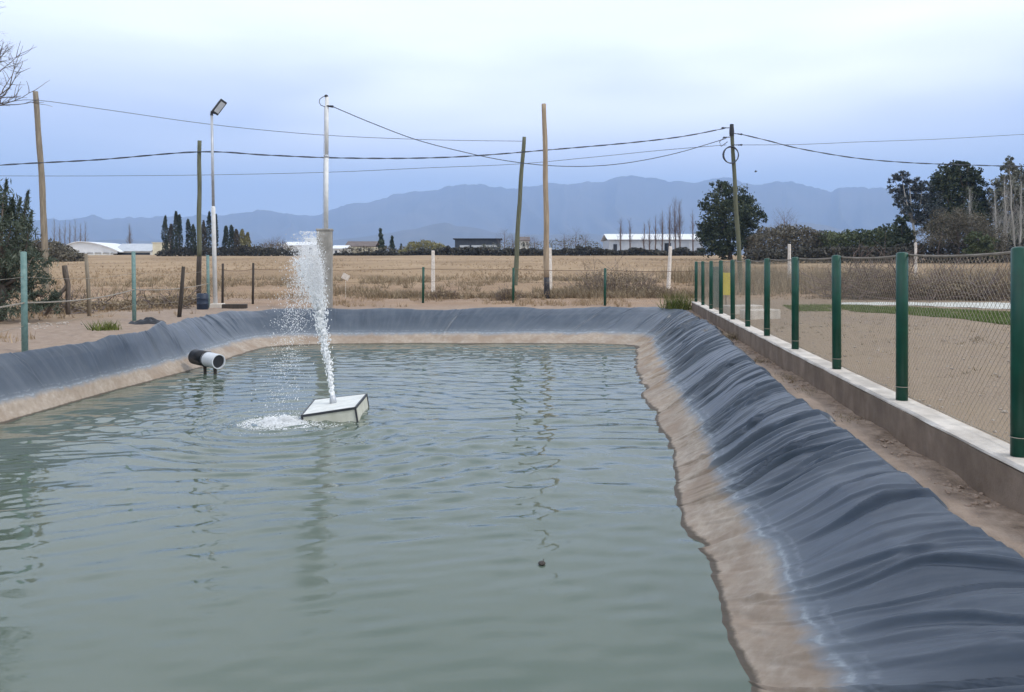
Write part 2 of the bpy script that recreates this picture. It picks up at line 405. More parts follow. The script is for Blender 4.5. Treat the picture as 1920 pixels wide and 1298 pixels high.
# the mesh columns lean with the folds, so each fold runs along an edge line
per = s_len[-1]+np.linalg.norm((Wl[0]+Rl[0]-Wl[-1]-Rl[-1])/2)
S2 = S-(np.clip(TT, -.2, 1.1)-.5)*1.9*(-.62*rightness+.5*(1-rightness)*(1-farness))
def on(loop_, k): return np.interp(S2 % per, np.r_[s_len, per], np.r_[loop_[:, k], loop_[0, k]])
WX, WY, RX, RY = on(Wl, 0), on(Wl, 1), on(Rl, 0), on(Rl, 1)
DX, DY = RX-WX, RY-WY; wid = np.hypot(DX, DY); NX, NY = DX/wid, DY/wid
tc = np.minimum(T, 1.0); over = np.maximum(T-1, 0)/.5
X = WX+DX*tc[None]+NX*over[None]*.42
Y = WY+DY*tc[None]+NY*over[None]*.42
zb = np.interp(tc, prof_t, prof_z)[None]-(over**1.6)[None]*.42+np.zeros((NP, 1))
# broad unevenness and folds
amp_t = np.clip((TT+.05)/.25, 0, 1)*np.clip((1.45-TT)/.3, 0, 1)
skew = S
warp = fbm(S*.5, TT*1.5, 3, 5)*.35
def ridged(x, y, s): return (1-np.abs(fbm(x, y, 2, s)*1.6))
f1 = fbm((skew+warp)*2.6, TT*.9+3, 3, 11)
f2 = ridged((skew+warp*1.3)*1.9, TT*.8, 21)
f3 = fbm((skew+warp)*6.5, TT*1.6, 2, 31)
msk = np.clip(fbm(S*.45, TT*1.1, 2, 41)*1.6+.6, .15, 1.3)
disp = (f1*.027+(np.clip(f2, .35, 1)-.6)*.046+f3*.012)*msk
disp *= amp_t*(.75+.75*rightness-.25*farness)
# sharp creases on the right bank
rng = np.random.default_rng(4)
for k in range(270):
    right = k < 200
    i0 = rng.integers(a0+40, a1-60) if right else rng.integers(60, NSEG[0]+NSEG[1])
    s0 = s_len[i0]; ww = rng.uniform(.012, .034); am = (.006+.05*rng.random()**2.4)*(1 if right else .9); t0 = rng.uniform(.45, .95); tw = rng.uniform(.2, .6)
    dd = skew-s0+fbm(TT*2+k, TT*0+k, 2, 50+k)*.16
    disp += am*(np.exp(-(dd/ww)**2)-.7*np.exp(-((dd-ww*2)/ww)**2))*np.exp(-((TT-t0)/tw)**2)*amp_t
# folded overlap hump on the left bank
pf = r_(292, 612); i0 = int(np.argmin(np.linalg.norm(Rl[:NSEG[0]]-np.array(pf), axis=1)))
dd = S-s_len[i0]-.45+(TT-1)*.25
disp += (.17*np.exp(-(np.maximum(dd, 0)/.10)**2-(np.minimum(dd, 0)/.55)**2))*np.clip((TT-.25)/.35, 0, 1)*np.clip((1.3-TT)/.2, 0, 1)
low = fbm(S2*.55, TT*.6+9, 3, 61)*.07+fbm(S2*1.7, TT+4, 2, 66)*.025
Z = zb+low*np.clip((TT+.3)/.4, 0, 1)*np.clip((1.5-TT)/.3, 0, 1)
slope_n = np.clip(.55*np.ones_like(TT)*(TT < 1), 0, 1)
X = X-NX*disp*slope_n; Y = Y-NY*disp*slope_n; Z = Z+disp*.85
edge = np.clip((TT-1.0)/.2, 0, 1)
Z -= edge*np.clip(fbm(S*1.1, S*0+2, 3, 71), 0, 1)*.22
co = np.stack([X, Y, Z], -1).reshape(-1, 3)
liner = grid_obj('pond_liner', co, NP, NV, M['liner'], closed=True)
at = liner.data.attributes.new('bank', 'FLOAT_VECTOR', 'POINT')
at.data.foreach_set('vector', np.stack([skew, TT*wid, TT*0], -1).reshape(-1).astype(np.float32))
tag(liner, 'black wrinkled plastic liner with tan silt band around the pond', 'pond liner')

# ------------------------------------------------------------------ water
SPL = P(528, 793, 0); gx = np.arange(-10.5, 4.2, .042); gy = np.r_[np.arange(1.6, 14, .042), np.arange(14, 31, .06)]
wx, wy = np.meshgrid(gx, gy, indexing='ij')
r0 = np.hypot(wx-SPL.x, wy-SPL.y)
ph = fbm(wx*.35, wy*.35, 3, 81)*2.4
ang = np.arctan2(wy-SPL.y, wx-SPL.x)
amr = np.clip(fbm(wx*.28, wy*.28, 3, 85)*1.3+.55, .05, 1.4)
lam = .34+.022*r0
calm = np.clip((wy-3)/8, .35, 1)
h = .0085*calm*np.exp(-r0/10.0)*amr*1.2*np.sin(2*np.pi*r0/lam+ph)+.012*np.exp(-r0/1.3)*np.sin(2*np.pi*r0/.23+ph*2)
rng = np.random.default_rng(7)
for k in range(22):
    lm = .22*1.16**(k % 14)*rng.uniform(.9, 1.1); th = math.pi/2+rng.normal(.18, .42)
    kx, ky = math.cos(th)*2*np.pi/lm, math.sin(th)*2*np.pi/lm
    env = np.clip(fbm(wx*.22+k*3.1, wy*.3-k*1.7, 2, 90+k)*1.5+.35, 0, 1.3)
    h += .0021*(lm/.4)**.9*env*calm*np.sin(kx*wx+ky*wy+rng.uniform(0, 6.28)+1.3*fbm(wx*.5+k, wy*.5, 2, 120+k))
h += .004*fbm(wx*1.1, wy*2.2, 3, 95)*np.clip((wy-12)/10, .25, 1.2)
ins, dist = inside_dist(wx, wy, rim_poly)
water = grid_obj('pond_water', np.stack([wx, wy, h], -1).reshape(-1, 3), len(gx), len(gy), M['water'], keep=ins)
tag(water, 'murky grey green pond water with ripples spreading from the fountain', kind='structure')

# ------------------------------------------------------------------ fence line on the right
FA = P(1305, 566, 1.41); FB = P(1912, 856, 1.41)
FD = (FB-FA); FD.z = 0; FL = FD.length; FD.normalize()
FN = Vector((-FD.y, FD.x, 0))          # sideways
if FN.x > 0: FN = -FN                  # towards the pond

# ------------------------------------------------------------------ ground
def axis(lo, hi, st, far, k=1.12):
    a = list(np.arange(lo, hi, st)); s = st; x = a[-1]; up = []
    while x < far: s = min(s*k, 900); x += s; up.append(x)
    s = st; x = lo; dn_ = []
    while x > -far: s = min(s*k, 900); x -= s; dn_.append(x)
    return np.array(dn_[::-1]+a+up)
ax_ = axis(-14, 8, .13, 15000); ay_ = axis(-2, 36, .15, 12000); ay_ = ay_[ay_ > -250]
gx_, gy_ = np.meshgrid(ax_, ay_, indexing='ij')
zg = gz(gx_, gy_)
near = np.clip(1-np.hypot(gx_, gy_-15)/60, 0, 1)
zg = zg+fbm(gx_*1.3, gy_*1.3, 4, 201)*.05*near+fbm(gx_*.12, gy_*.12, 3, 210)*.25*np.clip((gy_-38)/30, 0, 1)*np.clip(1-gy_/400, 0, 1)
zg += fbm(gx_*5, gy_*5, 2, 205)*.02*near
ins, dist = inside_dist(gx_, gy_, rim_poly); ins = ins.reshape(gx_.shape); dist = dist.reshape(gx_.shape)
# spoil bank of dirt against the kerb on the right, dropping a little to the liner
zg = np.where(ins, np.maximum(zg-.05-2.6*dist, -1.7), zg)
field = np.clip((gy_-36.5+fbm(gx_*.3, gy_*.3, 3, 220)*2)/3, 0, 1)
lft = np.clip((-gx_-13+fbm(gx_*.3, gy_*.3, 3, 225)*2)/2, 0, 1)*np.clip((gy_-15)/10, 0, 1)*.6
field = np.maximum(field, lft)
redz = np.clip(1-np.abs(gy_-34.6)/3.5, 0, 1)*(gx_ < 9)*.9
side = (gx_-FA.x)*FN.x+(gy_-FA.y)*FN.y
yard = (np.clip(-side/.3, 0, 1))*(1-np.clip((gy_-35)/4, 0, 1))
gobj = grid_obj('ground', np.stack([gx_, gy_, zg], -1).reshape(-1, 3), len(ax_), len(ay_), M['ground'])
ca = gobj.data.attributes.new('zone', 'FLOAT_COLOR', 'POINT')
ca.data.foreach_set('color', np.stack([field, np.maximum(redz*(1-field*.5), np.clip((58-gy_)/12, 0, 1)*(gy_ > 36)*np.clip(.62+fbm(gx_*.25, gy_*.4, 3, 226), 0, .9)), yard, np.clip((.42-side+.12*fbm(gx_*3, gy_*3, 2, 228))/.15, 0, 1)*(side > 0)*(gy_ < 31)], -1).reshape(-1).astype(np.float32))
tag(gobj, kind='structure')

# ------------------------------------------------------------------ mountains
keys = [(-900, 420), (-300, 402), (0, 414), (85, 410), (170, 407), (250, 410), (300, 405), (420, 405), (470, 397), (490, 394), (520, 397), (560, 402), (610, 400), (640, 388), (700, 375), (760, 360), (830, 350), (900, 345), (960, 351), (1040, 345), (1130, 340), (1160, 330), (1185, 326), (1215, 329), (1250, 337), (1300, 341), (1340, 333), (1400, 342), (1480, 340), (1560, 356), (1640, 352), (1750, 346), (1920, 352), (2300, 330), (2900, 370)]
azs = []; els = []
for px, py in keys:
    d = ray(px, py); azs.append(math.atan2(d[0], d[1])); els.append(d[2]/math.hypot(d[0], d[1]))
na, nr = 900, 60
az = np.linspace(-.95, .95, na); rr = np.linspace(6200, 11000, nr)
AZ, RR_ = np.meshgrid(az, rr, indexing='ij')
el = np.interp(AZ, azs, els)+fbm(AZ*45, AZ*0, 5, 301)*.0042+fbm(AZ*150, AZ*0+5, 3, 302)*.0016
t = (RR_-6200)/(9300-6200)
shp = np.where(t < 1, np.clip(t, 0, 1)**1.25, np.clip(1-(t-1)*1.6, 0, 1))
spur = ridged(AZ*22+fbm(AZ*8, t*1.5, 2, 305)*.8, t*1.2, 307)
hh = el*9300*shp*(1-.62*(1-np.clip(spur, 0, 1))*np.clip(1-np.abs(t-.45)/.55, 0, 1))+gz(0, 6200)*np.ones_like(t)*(1-shp)-30*(t <= 0)
mt = grid_obj('mountains', np.stack([RR_*np.sin(AZ), RR_*np.cos(AZ), hh+(shp > .5)*EYE], -1).reshape(-1, 3), na, nr, M['mount'])
tag(mt, kind='structure')
# nearer foothill range, lower and browner
els2 = [max(e*.62+.001*math.sin(a*40), .012) for a, e in zip(azs, els)]
az = np.linspace(-.95, .95, 400); rr = np.linspace(4200, 6600, 34); AZ, RR_ = np.meshgrid(az, rr, indexing='ij'); t = (RR_-4200)/1500
shp = np.where(t < 1, np.clip(t, 0, 1)**1.1, np.clip(1-(t-1)*1.5, 0, 1))
el = np.interp(AZ, azs, els2)*(.72+.3*fbm(AZ*9, AZ*0+3, 4, 331))
hh = el*5700*shp*(1-.3*(1-np.clip(ridged(AZ*40, t, 333), 0, 1))*np.clip(1-np.abs(t-.45)/.55, 0, 1))+gz(0, 4200)*(1-shp)-20*(t <= 0)
mt2 = grid_obj('foothills', np.stack([RR_*np.sin(AZ), RR_*np.cos(AZ), hh], -1).reshape(-1, 3), 400, 34, M['mount'])
tag(mt2, kind='structure')

# ------------------------------------------------------------------ right fence: kerb wall, posts, wire
def fence_pt(s, z=0.0, off=0.0): return Vector((FA.x, FA.y, 0))+FD*s+FN*off+Vector((0, 0, z))
KZ = 1.41
L0, L1 = -.35, FL+6.2
kw = []; nseg = 150; yaw = Matrix((( FD.x, -FN.x, 0), (FD.y, -FN.y, 0), (0, 0, 1)))
def wall_strip(name, zlo, zhi, half, mat, seed, parent, rough=.006):
    sec = [(half, zlo), (half, zhi-.018), (half-.018, zhi), (-half+.018, zhi), (-half, zhi-.018), (-half, zlo)]
    ss = np.linspace(L0, L1, 260); mb = MB(); vs = []
    for i, s in enumerate(ss):
        for j, (o, z) in enumerate(sec):
            k = float(fbm(np.array([s*2.1+j*5]), np.array([z*3]), 3, seed)[0])*rough*2
            vs.append(fence_pt(s, z+(k if j in (1, 2, 3, 4) else 0), o+k))
    fs = []
    for i in range(len(ss)-1):
        for j in range(5): fs.append((i*6+j, i*6+j+1, (i+1)*6+j+1, (i+1)*6+j))
    fs.append((0, 1, 2, 3, 4, 5)); n = len(ss)*6-6; fs.append(tuple(n+k for k in (5, 4, 3, 2, 1, 0)))
    mb.add(vs, fs); return mb.build(name, mat, parent, False)
kt = thing('kerb_wall', 'long low concrete wall carrying the green chain link fence', 'low wall', fence_pt(FL/2, 1.0))
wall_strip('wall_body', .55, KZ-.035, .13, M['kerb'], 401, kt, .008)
wall_strip('skylit_top', KZ-.033, KZ, .137, M['kerbtop'], 405, kt, .005)  # thin pale strip, skylight on the wall top put into its colour

ft = thing('chain_link_fence', 'green chain link fence with round posts standing on the low concrete wall', 'fence', fence_pt(FL/2, KZ))
POST_PX = [1305, 1318, 1333, 1352, 1374, 1402, 1438, 1491, 1569, 1691, 1911]
def s_of_px(px):
    lo, hi = -2, FL+1
    for _ in range(50):
        m = (lo+hi)/2; p = fence_pt(m, KZ)
        # project
        f = p.y*cp-(p.z-EYE)*sp; x = 960+FOC*p.x/f
        if x < px: lo = m
        else: hi = m
    return lo
posts_s = [s_of_px(p) for p in POST_PX]; posts_s.append(posts_s[-1]+2.7); posts_s.append(posts_s[-1]+2.7)
PH = 1.535
for i, s in enumerate(posts_s):
    mb = MB(); a = fence_pt(s, KZ-.03); rad = .058
    lean = Vector((random.Random(i).uniform(-.012, .012), random.Random(i+50).uniform(-.012, .012), 0))
    mb.tube([a, a+Vector((0, 0, PH))+lean, a+Vector((0, 0, PH+.012))+lean, a+Vector((0, 0, PH+.018))+lean], [rad, rad, rad*.8, rad*.3], 16)
    po = mb.build('post', M['green'], ft, True)
    mb = MB()
    for zz in (.14,):
        ring = [a+lean*zz+Vector((math.cos(t)*(rad+.003), math.sin(t)*(rad+.003), zz+.03)) for t in np.linspace(0, 2*math.pi, 15)]
        mb.tube(ring, .004, 4, False)
    mb.build('tie_wire', M['wire'], po)
# mesh: two families of diagonals, woven
mb = MB(); pitch = .070; H0, H1 = KZ+.03, KZ+PH-.045; off = -.062
def topz(s):
    k = np.searchsorted(sorted(posts_s), s); ps = sorted(posts_s)
    if 0 < k < len(ps):
        u = (s-ps[k-1])/(ps[k]-ps[k-1]); return H1-.03*4*u*(1-u)*(.4+.8*random.Random(int(k)).random())
    return H1
smax = posts_s[-1]; s = -1.5
while s < smax:
    for sg in (1, -1):
        hgt = H1-H0; a_s, b_s = (s, s+hgt) if sg > 0 else (s+hgt, s)
        # clip to run
        def at_(u): return a_s+(b_s-a_s)*u
        u0, u1 = 0.0, 1.0
        if sg > 0: u0 = max(0, (0-a_s)/hgt); u1 = min(1, (smax-a_s)/hgt)
        else: u0 = max(0, (a_s-smax)/hgt); u1 = min(1, a_s/hgt)
        if u1-u0 < .03: continue
        zt = topz(at_(u1)); k = (zt-H0)/hgt
        mb.tube([fence_pt(at_(u0), H0+hgt*u0*k, off+.003*sg), fence_pt(at_(u1), H0+hgt*u1*k, off+.003*sg)], .0016, 3, False)
    s += pitch
mb.build('wire_mesh', M['wire'], ft)
mb = MB(); pts = []
for s in np.arange(0, smax, .15): pts.append(fence_pt(s, topz(s)+.004, off))
mb.tube(pts, .012, 6); mb.build('top_wire', simple('brown top cable', (.16, .13, .10), (.30, .26, .21), 5, .8, 0, 0), ft)
mb = MB(); mb.tube([fence_pt(0, H0+.01, off), fence_pt(smax, H0+.01, off)], .004, 5); mb.build('bottom_wire', M['wire'], ft)

# ------------------------------------------------------------------ back fence
bt = thing('wire_fence', 'low wire fence with thin green posts beyond the far bank', 'fence', base_at(800, 34.4))
A0 = fence_pt(0, 0); line = [(A0.x, A0.y)]
pp = []
for px, y in ((1134, 33.2), (962, 34.6), (793, 34.9), (474, 34.0), (417, 33.0)):
    p = base_at(px, y); pp.append((px, p))
for px, p in pp:
    mb = MB(); hgt = {1134: 1.55, 962: 1.52, 793: 1.55, 474: 1.75, 417: 1.75}[px]
    dk = px < 600
    q = p+Vector((0.02, 0, hgt))
    mb.tube([p-Vector((0, 0, .2)), p+Vector((.01, .01, hgt*.5)), q], [.05, .05, .045] if dk else [.055, .055, .055], 9)
    mb.build('post', M['wooddark'] if dk else M['green'], bt, True)
run = [Vector((A0.x, A0.y, 1.1))]+[p for _, p in pp]
for j, (zz, rad) in enumerate(((1.48, .013), (.95, .006), (.45, .006))):
    mb = MB(); pts = []
    for a, b_ in zip(run[:-1], run[1:]):
        for u in np.linspace(0, 1, 12, endpoint=False): pts.append(a.lerp(b_, u)+Vector((0, 0, zz-.05*4*u*(1-u))))
    pts.append(run[-1]+Vector((0, 0, zz))); mb.tube(pts, rad, 5); mb.build('wire', M['rustwire'], bt)
mb = MB()
for a, b_ in zip(run[:-1], run[1:]):
    ln = (b_-a).length; n = int(ln/.12)
    for k in range(-10, n):
        for sg in (1, -1):
            h_ = 1.36; s0 = k*.12; u = [(s0, 0), (s0+h_, h_)] if sg > 0 else [(s0+h_, 0), (s0, h_)]
            q = []
            (x0, z0), (x1, z1) = u
            t0 = max(0, min(1, (0-x0)/(x1-x0))) if x1 > x0 else max(0, min(1, (ln-x0)/(x1-x0)))
            t1 = min(1, max(0, (ln-x0)/(x1-x0))) if x1 > x0 else min(1, max(0, (0-x0)/(x1-x0)))
            if t1-t0 < .05: continue
            for t in (t0, t1): q.append(a.lerp(b_, (x0+(x1-x0)*t)/ln)+Vector((0, 0, .06+z0+(z1-z0)*t)))
            mb.tube(q, .0016, 3, False)
mb.build('wire_mesh', M['rustwire'], bt)

# ------------------------------------------------------------------ left fence
lt = thing('post_and_wire_fence', 'teal painted posts with a few slack wires along the left bank', 'fence', base_at(252, 24.8))
lp = [(Vector((-8.6, 7.6, 1.06)), 2.0)]
for px, y, hgt in ((47, 16.1, 2.0), (252, 24.8, 2.15), (391, 31.9, 2.1)): lp.append((base_at(px, y), hgt))
for p, hgt in lp:
    mb = MB(); mb.tube([p-Vector((0, 0, .2)), p+Vector((-.03, 0, hgt)), p+Vector((-.03, 0, hgt+.01))], [.062, .058, .03], 12); mb.build('post', M['teal'], lt, True)
for zz, rad, mt_ in ((.98, .017, 'wire'), (.52, .005, 'wire'), (1.5, .004, 'wire')):
    mb = MB(); pts = []
    for (a, _), (b_, _) in zip(lp[:-1], lp[1:]):
        for u in np.linspace(0, 1, 14, endpoint=False): pts.append(a.lerp(b_, u)+Vector((0, 0, zz-.10*4*u*(1-u))))
    pts.append(lp[-1][0]+Vector((0, 0, zz))); mb.tube(pts, rad, 5); mb.build('wire', M[mt_], lt)

# ------------------------------------------------------------------ poles
def pole(name, label, cat, px0, Y, top, wid, mat, bend=0.0, foot=None, n=14, group=None, basepx=None):
    b0 = base_at(px0, Y); t0 = Q(top[0], top[1], Y); t = thing(name, label, cat, b0, group)
    pts = []; rad = []
    side = Vector((1, 0, 0))
    for u in np.linspace(0, 1, 26):
        wob = bend*math.sin(u*math.pi)+.012*math.sin(u*17+px0)
        pts.append(b0.lerp(t0, u)+side*wob+Vector((0, 0, -.3*(1-u)**8))); rad.append(wid*(1.12-.27*u)*(1+.03*math.sin(u*31+px0)))
    cut = 0
    if foot: cut = int(26*foot[0])
    mb = MB(); mb.tube(pts[cut:], rad[cut:], n); mb.build('shaft', mat, t, True)
    if foot: mb = MB(); mb.tube(pts[:cut+1], [r*1.0 for r in rad[:cut]]+[rad[cut]*.998], n); mb.build('tarred_foot' if foot[1] is M['black'] else 'lower_shaft', foot[1], t, True)
    return t, b0, t0
tA, bA, tipA = pole('utility_pole', 'crooked pale wooden pole rising behind the dark bush', 'utility pole', 86, 43, (66, 172), .155, M['wood'], .10)
tB, bB, tipB = pole('utility_pole', 'thin greenish wooden pole beside the floodlight mast', 'utility pole', 373, 36, (374, 264), .10, M['woodgreen'], 0, (.27, M['wooddark']))
tC, bC, tipC = pole('utility_pole', 'leaning greenish pole left of the tall pale pole', 'utility pole', 966, 49, (983, 257), .135, M['woodgreen'], -.05)
tD, bD, tipD = pole('utility_pole', 'tallest pale wooden pole with black tarred foot', 'utility pole', 1025, 37.7, (1020, 195), .125, M['woodlight'], .03, (.145, M['black']))
tE, bE, tipE = pole('utility_pole', 'greenish pole with a coil of spare cable near its top', 'utility pole', 1391, 43, (1372, 236), .115, M['woodgreen'], -.03)
# fittings on pole E
YE = 43
e = lambda px, py: Q(px, py, YE-.16)
mb = MB(); ctr = e(1370, 291); rx = 15/1500*YE*.98
for k in range(4):
    pts = [ctr+Vector((math.cos(a)*(rx-.012*k), -.03*k, math.sin(a)*(rx+.01*k))) for a in np.linspace(0, 2*math.pi, 41)]
    mb.tube(pts, .028, 6, False)
mb.build('cable_coil', M['cable'], tE, True)
for (x0, y0), (x1, y1) in (((1371, 240), (1355, 240)), ((1372, 250), (1390, 252)), ((1372, 272), (1390, 272)), ((1372, 257), (1358, 258))):
    mb = MB(); a, b_ = e(x0, y0), e(x1, y1); mb.tube([a, b_], .022, 6)
    for u in (.7, .85, 1.0):
        mb.ball(a.lerp(b_, u), .05 if u < 1 else .07, 1, (1.2, 1, .8))
    mb.build('insulator', M['dark'], tE)
mb = MB(); mb.tube([tipE-Vector((0, .0, .55)), tipE-Vector((0, 0, .3)), tipE+Vector((0, 0, .08))], [.125, .13, .10], 12); mb.build('pole_cap', M['black'], tE)
mb = MB(); mb.tube([e(1358, 258), e(1349, 266), e(1352, 275), e(1364, 266)], .02, 6); mb.build('jumper_cable', M['cable'], tE)

# mast on its concrete pillar
pb = PG(609, 579.5); YP = pb.y
pt = thing('concrete_pillar', 'square grey concrete pillar standing on the far bank', 'pillar', pb)
pw = 29/1500*YP; ztop = Q(606, 430, YP).z
rot = Matrix.Rotation(R(8), 3, 'Z')
mb = MB(); mb.box((pb.x, pb.y, (pb.z-.3+ztop-.07)/2), (pw*.94, pw*.94, ztop-.07-pb.z+.3), rot); o = mb.build('shaft', M['concrete'], pt)
bv = o.modifiers.new('bev', 'BEVEL'); bv.width = .02; bv.segments = 2
mb = MB(); mb.box((pb.x, pb.y, ztop-.03), (pw*1.03, pw*1.03, .08), rot); o = mb.build('cap', M['concrete'], pt)
bv = o.modifiers.new('bev', 'BEVEL'); bv.width = .015; bv.segments = 2
mt_ = thing('antenna_mast', 'slim white pipe mast on top of the concrete pillar', 'mast', (pb.x, pb.y, ztop))
mtop = Q(613, 182, YP); mb = MB(); b0 = Vector((pb.x+.05, pb.y, ztop+.01)); mtop = Vector((mtop.x, pb.y, mtop.z))
mid = b0.lerp(mtop, .55)
mb.tube([b0, mid], .085, 14); mb.tube([mid, mtop], .075, 14); mb.build('pipe', M['white'], mt_, True)
mb = MB(); mb.tube([mid-Vector((0, 0, .05)), mid+Vector((0, 0, .05))], .094, 14); mb.build('collar', M['galv'], mt_, True)
mb = MB(); lp_ = [mtop+Vector((x, -.07, z)) for x, z in ((0, .02), (-.14, -.01), (-.26, -.10), (-.29, -.22), (-.22, -.34), (-.06, -.40))]
mb.tube(lp_, .014, 6); mb.ball(mtop+Vector((-.02, -.03, .03)), .075, 2, (1, 1, .8)); mb.build('drip_loop', M['dark'], mt_, True)
clampP = mtop+Vector((.16, -.05, -.36)); mb = MB(); mb.tube([clampP-Vector((.16, 0, 0)), clampP+Vector((.1, 0, -.03))], [.03, .05], 8); mb.build('cable_clamp', M['dark'], mt_)
mb = MB(); mb.tube([mtop+Vector((-.085, -.05, -.4)), b0+Vector((-.11, -.05, 0))], .012, 5); mb.build('down_cable', M['galv'], mt_)

# floodlight pole
fb = PG(404, 577); YF = fb.y
fl = thing('floodlight_pole', 'tall slim galvanised pole with one floodlight head at its top', 'lamp post', fb)
mid = Q(400, 390, YF); top = Q(397, 214, YF)
mb = MB(); mb.tube([fb, mid, mid+Vector((0, 0, .06))], [.085, .08, .06], 14); mb.build('lower_tube', M['white'], fl, True)
mb = MB(); mb.tube([mid, top], [.058, .05], 12); mb.build('upper_tube', M['galv'], fl, True)
hc = Q(411, 201, YF)
axis_ = (Q(420, 190, YF)-Q(404, 211, YF)); hl = axis_.length; axis_.normalize()
nrm = Vector((axis_.z*.75, -.66, -axis_.x*.75)).normalized(); sd = axis_.cross(nrm).normalized(); nrm = sd.cross(axis_).normalized()
rot = Matrix((axis_, sd, nrm)).transposed()
mb = MB(); mb.box(hc, (hl*1.15, .30, .10), rot); o = mb.build('lamp_head', M['dark'], fl); bv = o.modifiers.new('bev', 'BEVEL'); bv.width = .025; bv.segments = 3
hd = o
mb = MB(); mb.box(hc+nrm*.052, (hl*.86, .21, .012), rot); mb.build('lens', M['glass'], hd)
mb = MB()
for k in range(6): mb.box(hc-nrm*.07+axis_*(k-2.5)*hl*.13, (.02, .26, .05), rot)
mb.build('cooling_fin', M['dark'], hd)
mb = MB(); mb.tube([top-Vector((0, 0, .06)), top+Vector((0, 0, .08)), hc-axis_*hl*.55], [.065, .065, .05], 10); mb.build('bracket', M['dark'], fl)
mb = MB(); mb.box((fb.x+.08, fb.y, fb.z+.06), (.55, .5, .22), None, .9); o = mb.build('footing', M['kerbtop'], fl); bv = o.modifiers.new('bev', 'BEVEL'); bv.width = .03

# ------------------------------------------------------------------ overhead cables
def cable(label, pts, rad, mat, twist=False, group=None):
    """pts: 3D key points; passes through each, shaped as sags between them"""
    a = np.array([tuple(p) for p in pts]); n = len(a); out = []
    for i in range(n-1):
        p0 = a[max(i-1, 0)]; p1 = a[i]; p2 = a[i+1]; p3 = a[min(i+2, n-1)]
        for u in np.linspace(0, 1, 14, endpoint=False):
            out.append(.5*((2*p1)+(-p0+p2)*u+(2*p0-5*p1+4*p2-p3)*u*u+(-p0+3*p1-3*p2+p3)*u**3))
    out.append(a[-1]); mb = MB()
    if twist:
        for phs in (0, math.pi):
            q = []
            d = np.array(out); dd = np.r_[0, np.cumsum(np.linalg.norm(np.diff(d, axis=0), axis=1))]
            tt = np.linspace(0, dd[-1], int(dd[-1]/.18)); dx = np.stack([np.interp(tt, dd, d[:, k]) for k in range(3)], 1)
            for t, p in zip(tt, dx): q.append((p[0], p[1]+rad*.8*math.cos(t*3+phs), p[2]+rad*.8*math.sin(t*3+phs)))
            mb.tube(q, rad*.75, 5)
    else: mb.tube(out, rad, 6)
    o = mb.build('overhead_cable', mat, None, True); return tag(o, label, 'cable', group)
yA, yB, yC = bA.y, bB.y, bC.y
cable('thin high wire from the crooked pale pole to the leaning greenish pole', [Q(-160, 203, 40), Q(0, 193, 42), Q(67, 188, yA-.16), Q(200, 206, 43.5), Q(400, 234, 44.3), Q(600, 253, 46), Q(800, 262, 47.5), Q(981, 265, yC-.15)], .016, M['thincable'])
cable('thick twisted cable crossing from the thin greenish pole to the coiled cable pole', [Q(-160, 326, 37), Q(0, 310, 36.6), Q(180, 300, 36.3), Q(373, 285, yB-.11), Q(500, 291, 36.7), Q(620, 296, 37.3), Q(760, 297, 38.2), Q(880, 293, 39), Q(1020, 282, 40.2), Q(1180, 268, 41.5), Q(1280, 256, 42.3), Q(1358, 241, YE-.16)], .024, M['cable'], True)
cable('lowest thin wire crossing the whole sky above the sheds', [Q(-160, 329, 46), Q(0, 330, 46), Q(200, 330, 46), Q(400, 328, 46), Q(620, 323, 46), Q(800, 315, 46), Q(966, 308, 46), Q(1100, 296, 45), Q(1240, 282, 44), Q(1362, 272, YE-.12)], .014, M['thincable'])
cable('black cable sloping from the white mast down and up to the coiled cable pole', [clampP+Vector((.08, 0, -.03)), Q(700, 232, YP+1.5), Q(780, 262, YP+3), Q(860, 283, YP+4.4), Q(940, 300, YP+6), Q(1020, 310, YP+7.3), Q(1100, 312, YP+8.6), Q(1180, 305, YP+9.8), Q(1270, 287, YP+11), Q(1361, 260, YE-.12)], .019, M['cable'])
cable('thick twisted cable running right from the coiled cable pole over the trees', [Q(1390, 252, YE-.16), Q(1440, 264, 43), Q(1500, 279, 43), Q(1600, 296, 43), Q(1700, 305, 43), Q(1800, 309, 43), Q(1920, 312, 43), Q(2100, 310, 43)], .022, M['cable'], True)
cable('thin wire running almost level right from the coiled cable pole', [Q(1390, 272, YE-.16), Q(1500, 271, 45), Q(1620, 266, 47), Q(1760, 261, 49), Q(1920, 252, 51), Q(2100, 242, 53)], .014, M['thincable'])

# ------------------------------------------------------------------ white field posts and old posts
for i, (px, Y, tp, dx) in enumerate(((812, 41.5, 470, 0), (1032, 43.5, 465, 1), (1253, 46, 462, -4), (1480, 49, 458, 0), (1717, 52, 455, 0))):
    lab = ['whitewashed field post behind the wire fence left of the leaning greenish pole', 'whitewashed field post just behind the tallest pale pole', 'whitewashed field post beside the green weed clump',
           'whitewashed field post seen over the fence right of the coiled cable pole', 'whitewashed field post in front of the tall dark trees'][i]
    b0 = base_at(px, Y); t0 = Q(px-dx, tp, Y); mb = MB(); mb.box((b0+t0)/2-Vector((0, 0, .1)), (.20, .18, (t0-b0).length+.2), Matrix.Rotation(math.atan2(t0.x-b0.x, t0.z-b0.z), 3, 'Y') @ Matrix.Rotation(.3*i, 3, 'Z'), .8)
    o = mb.build('field_post', M['chalk']); bv = o.modifiers.new('bev', 'BEVEL'); bv.width = .02; tag(o, lab, 'post', 'whitewashed posts along the field edge')
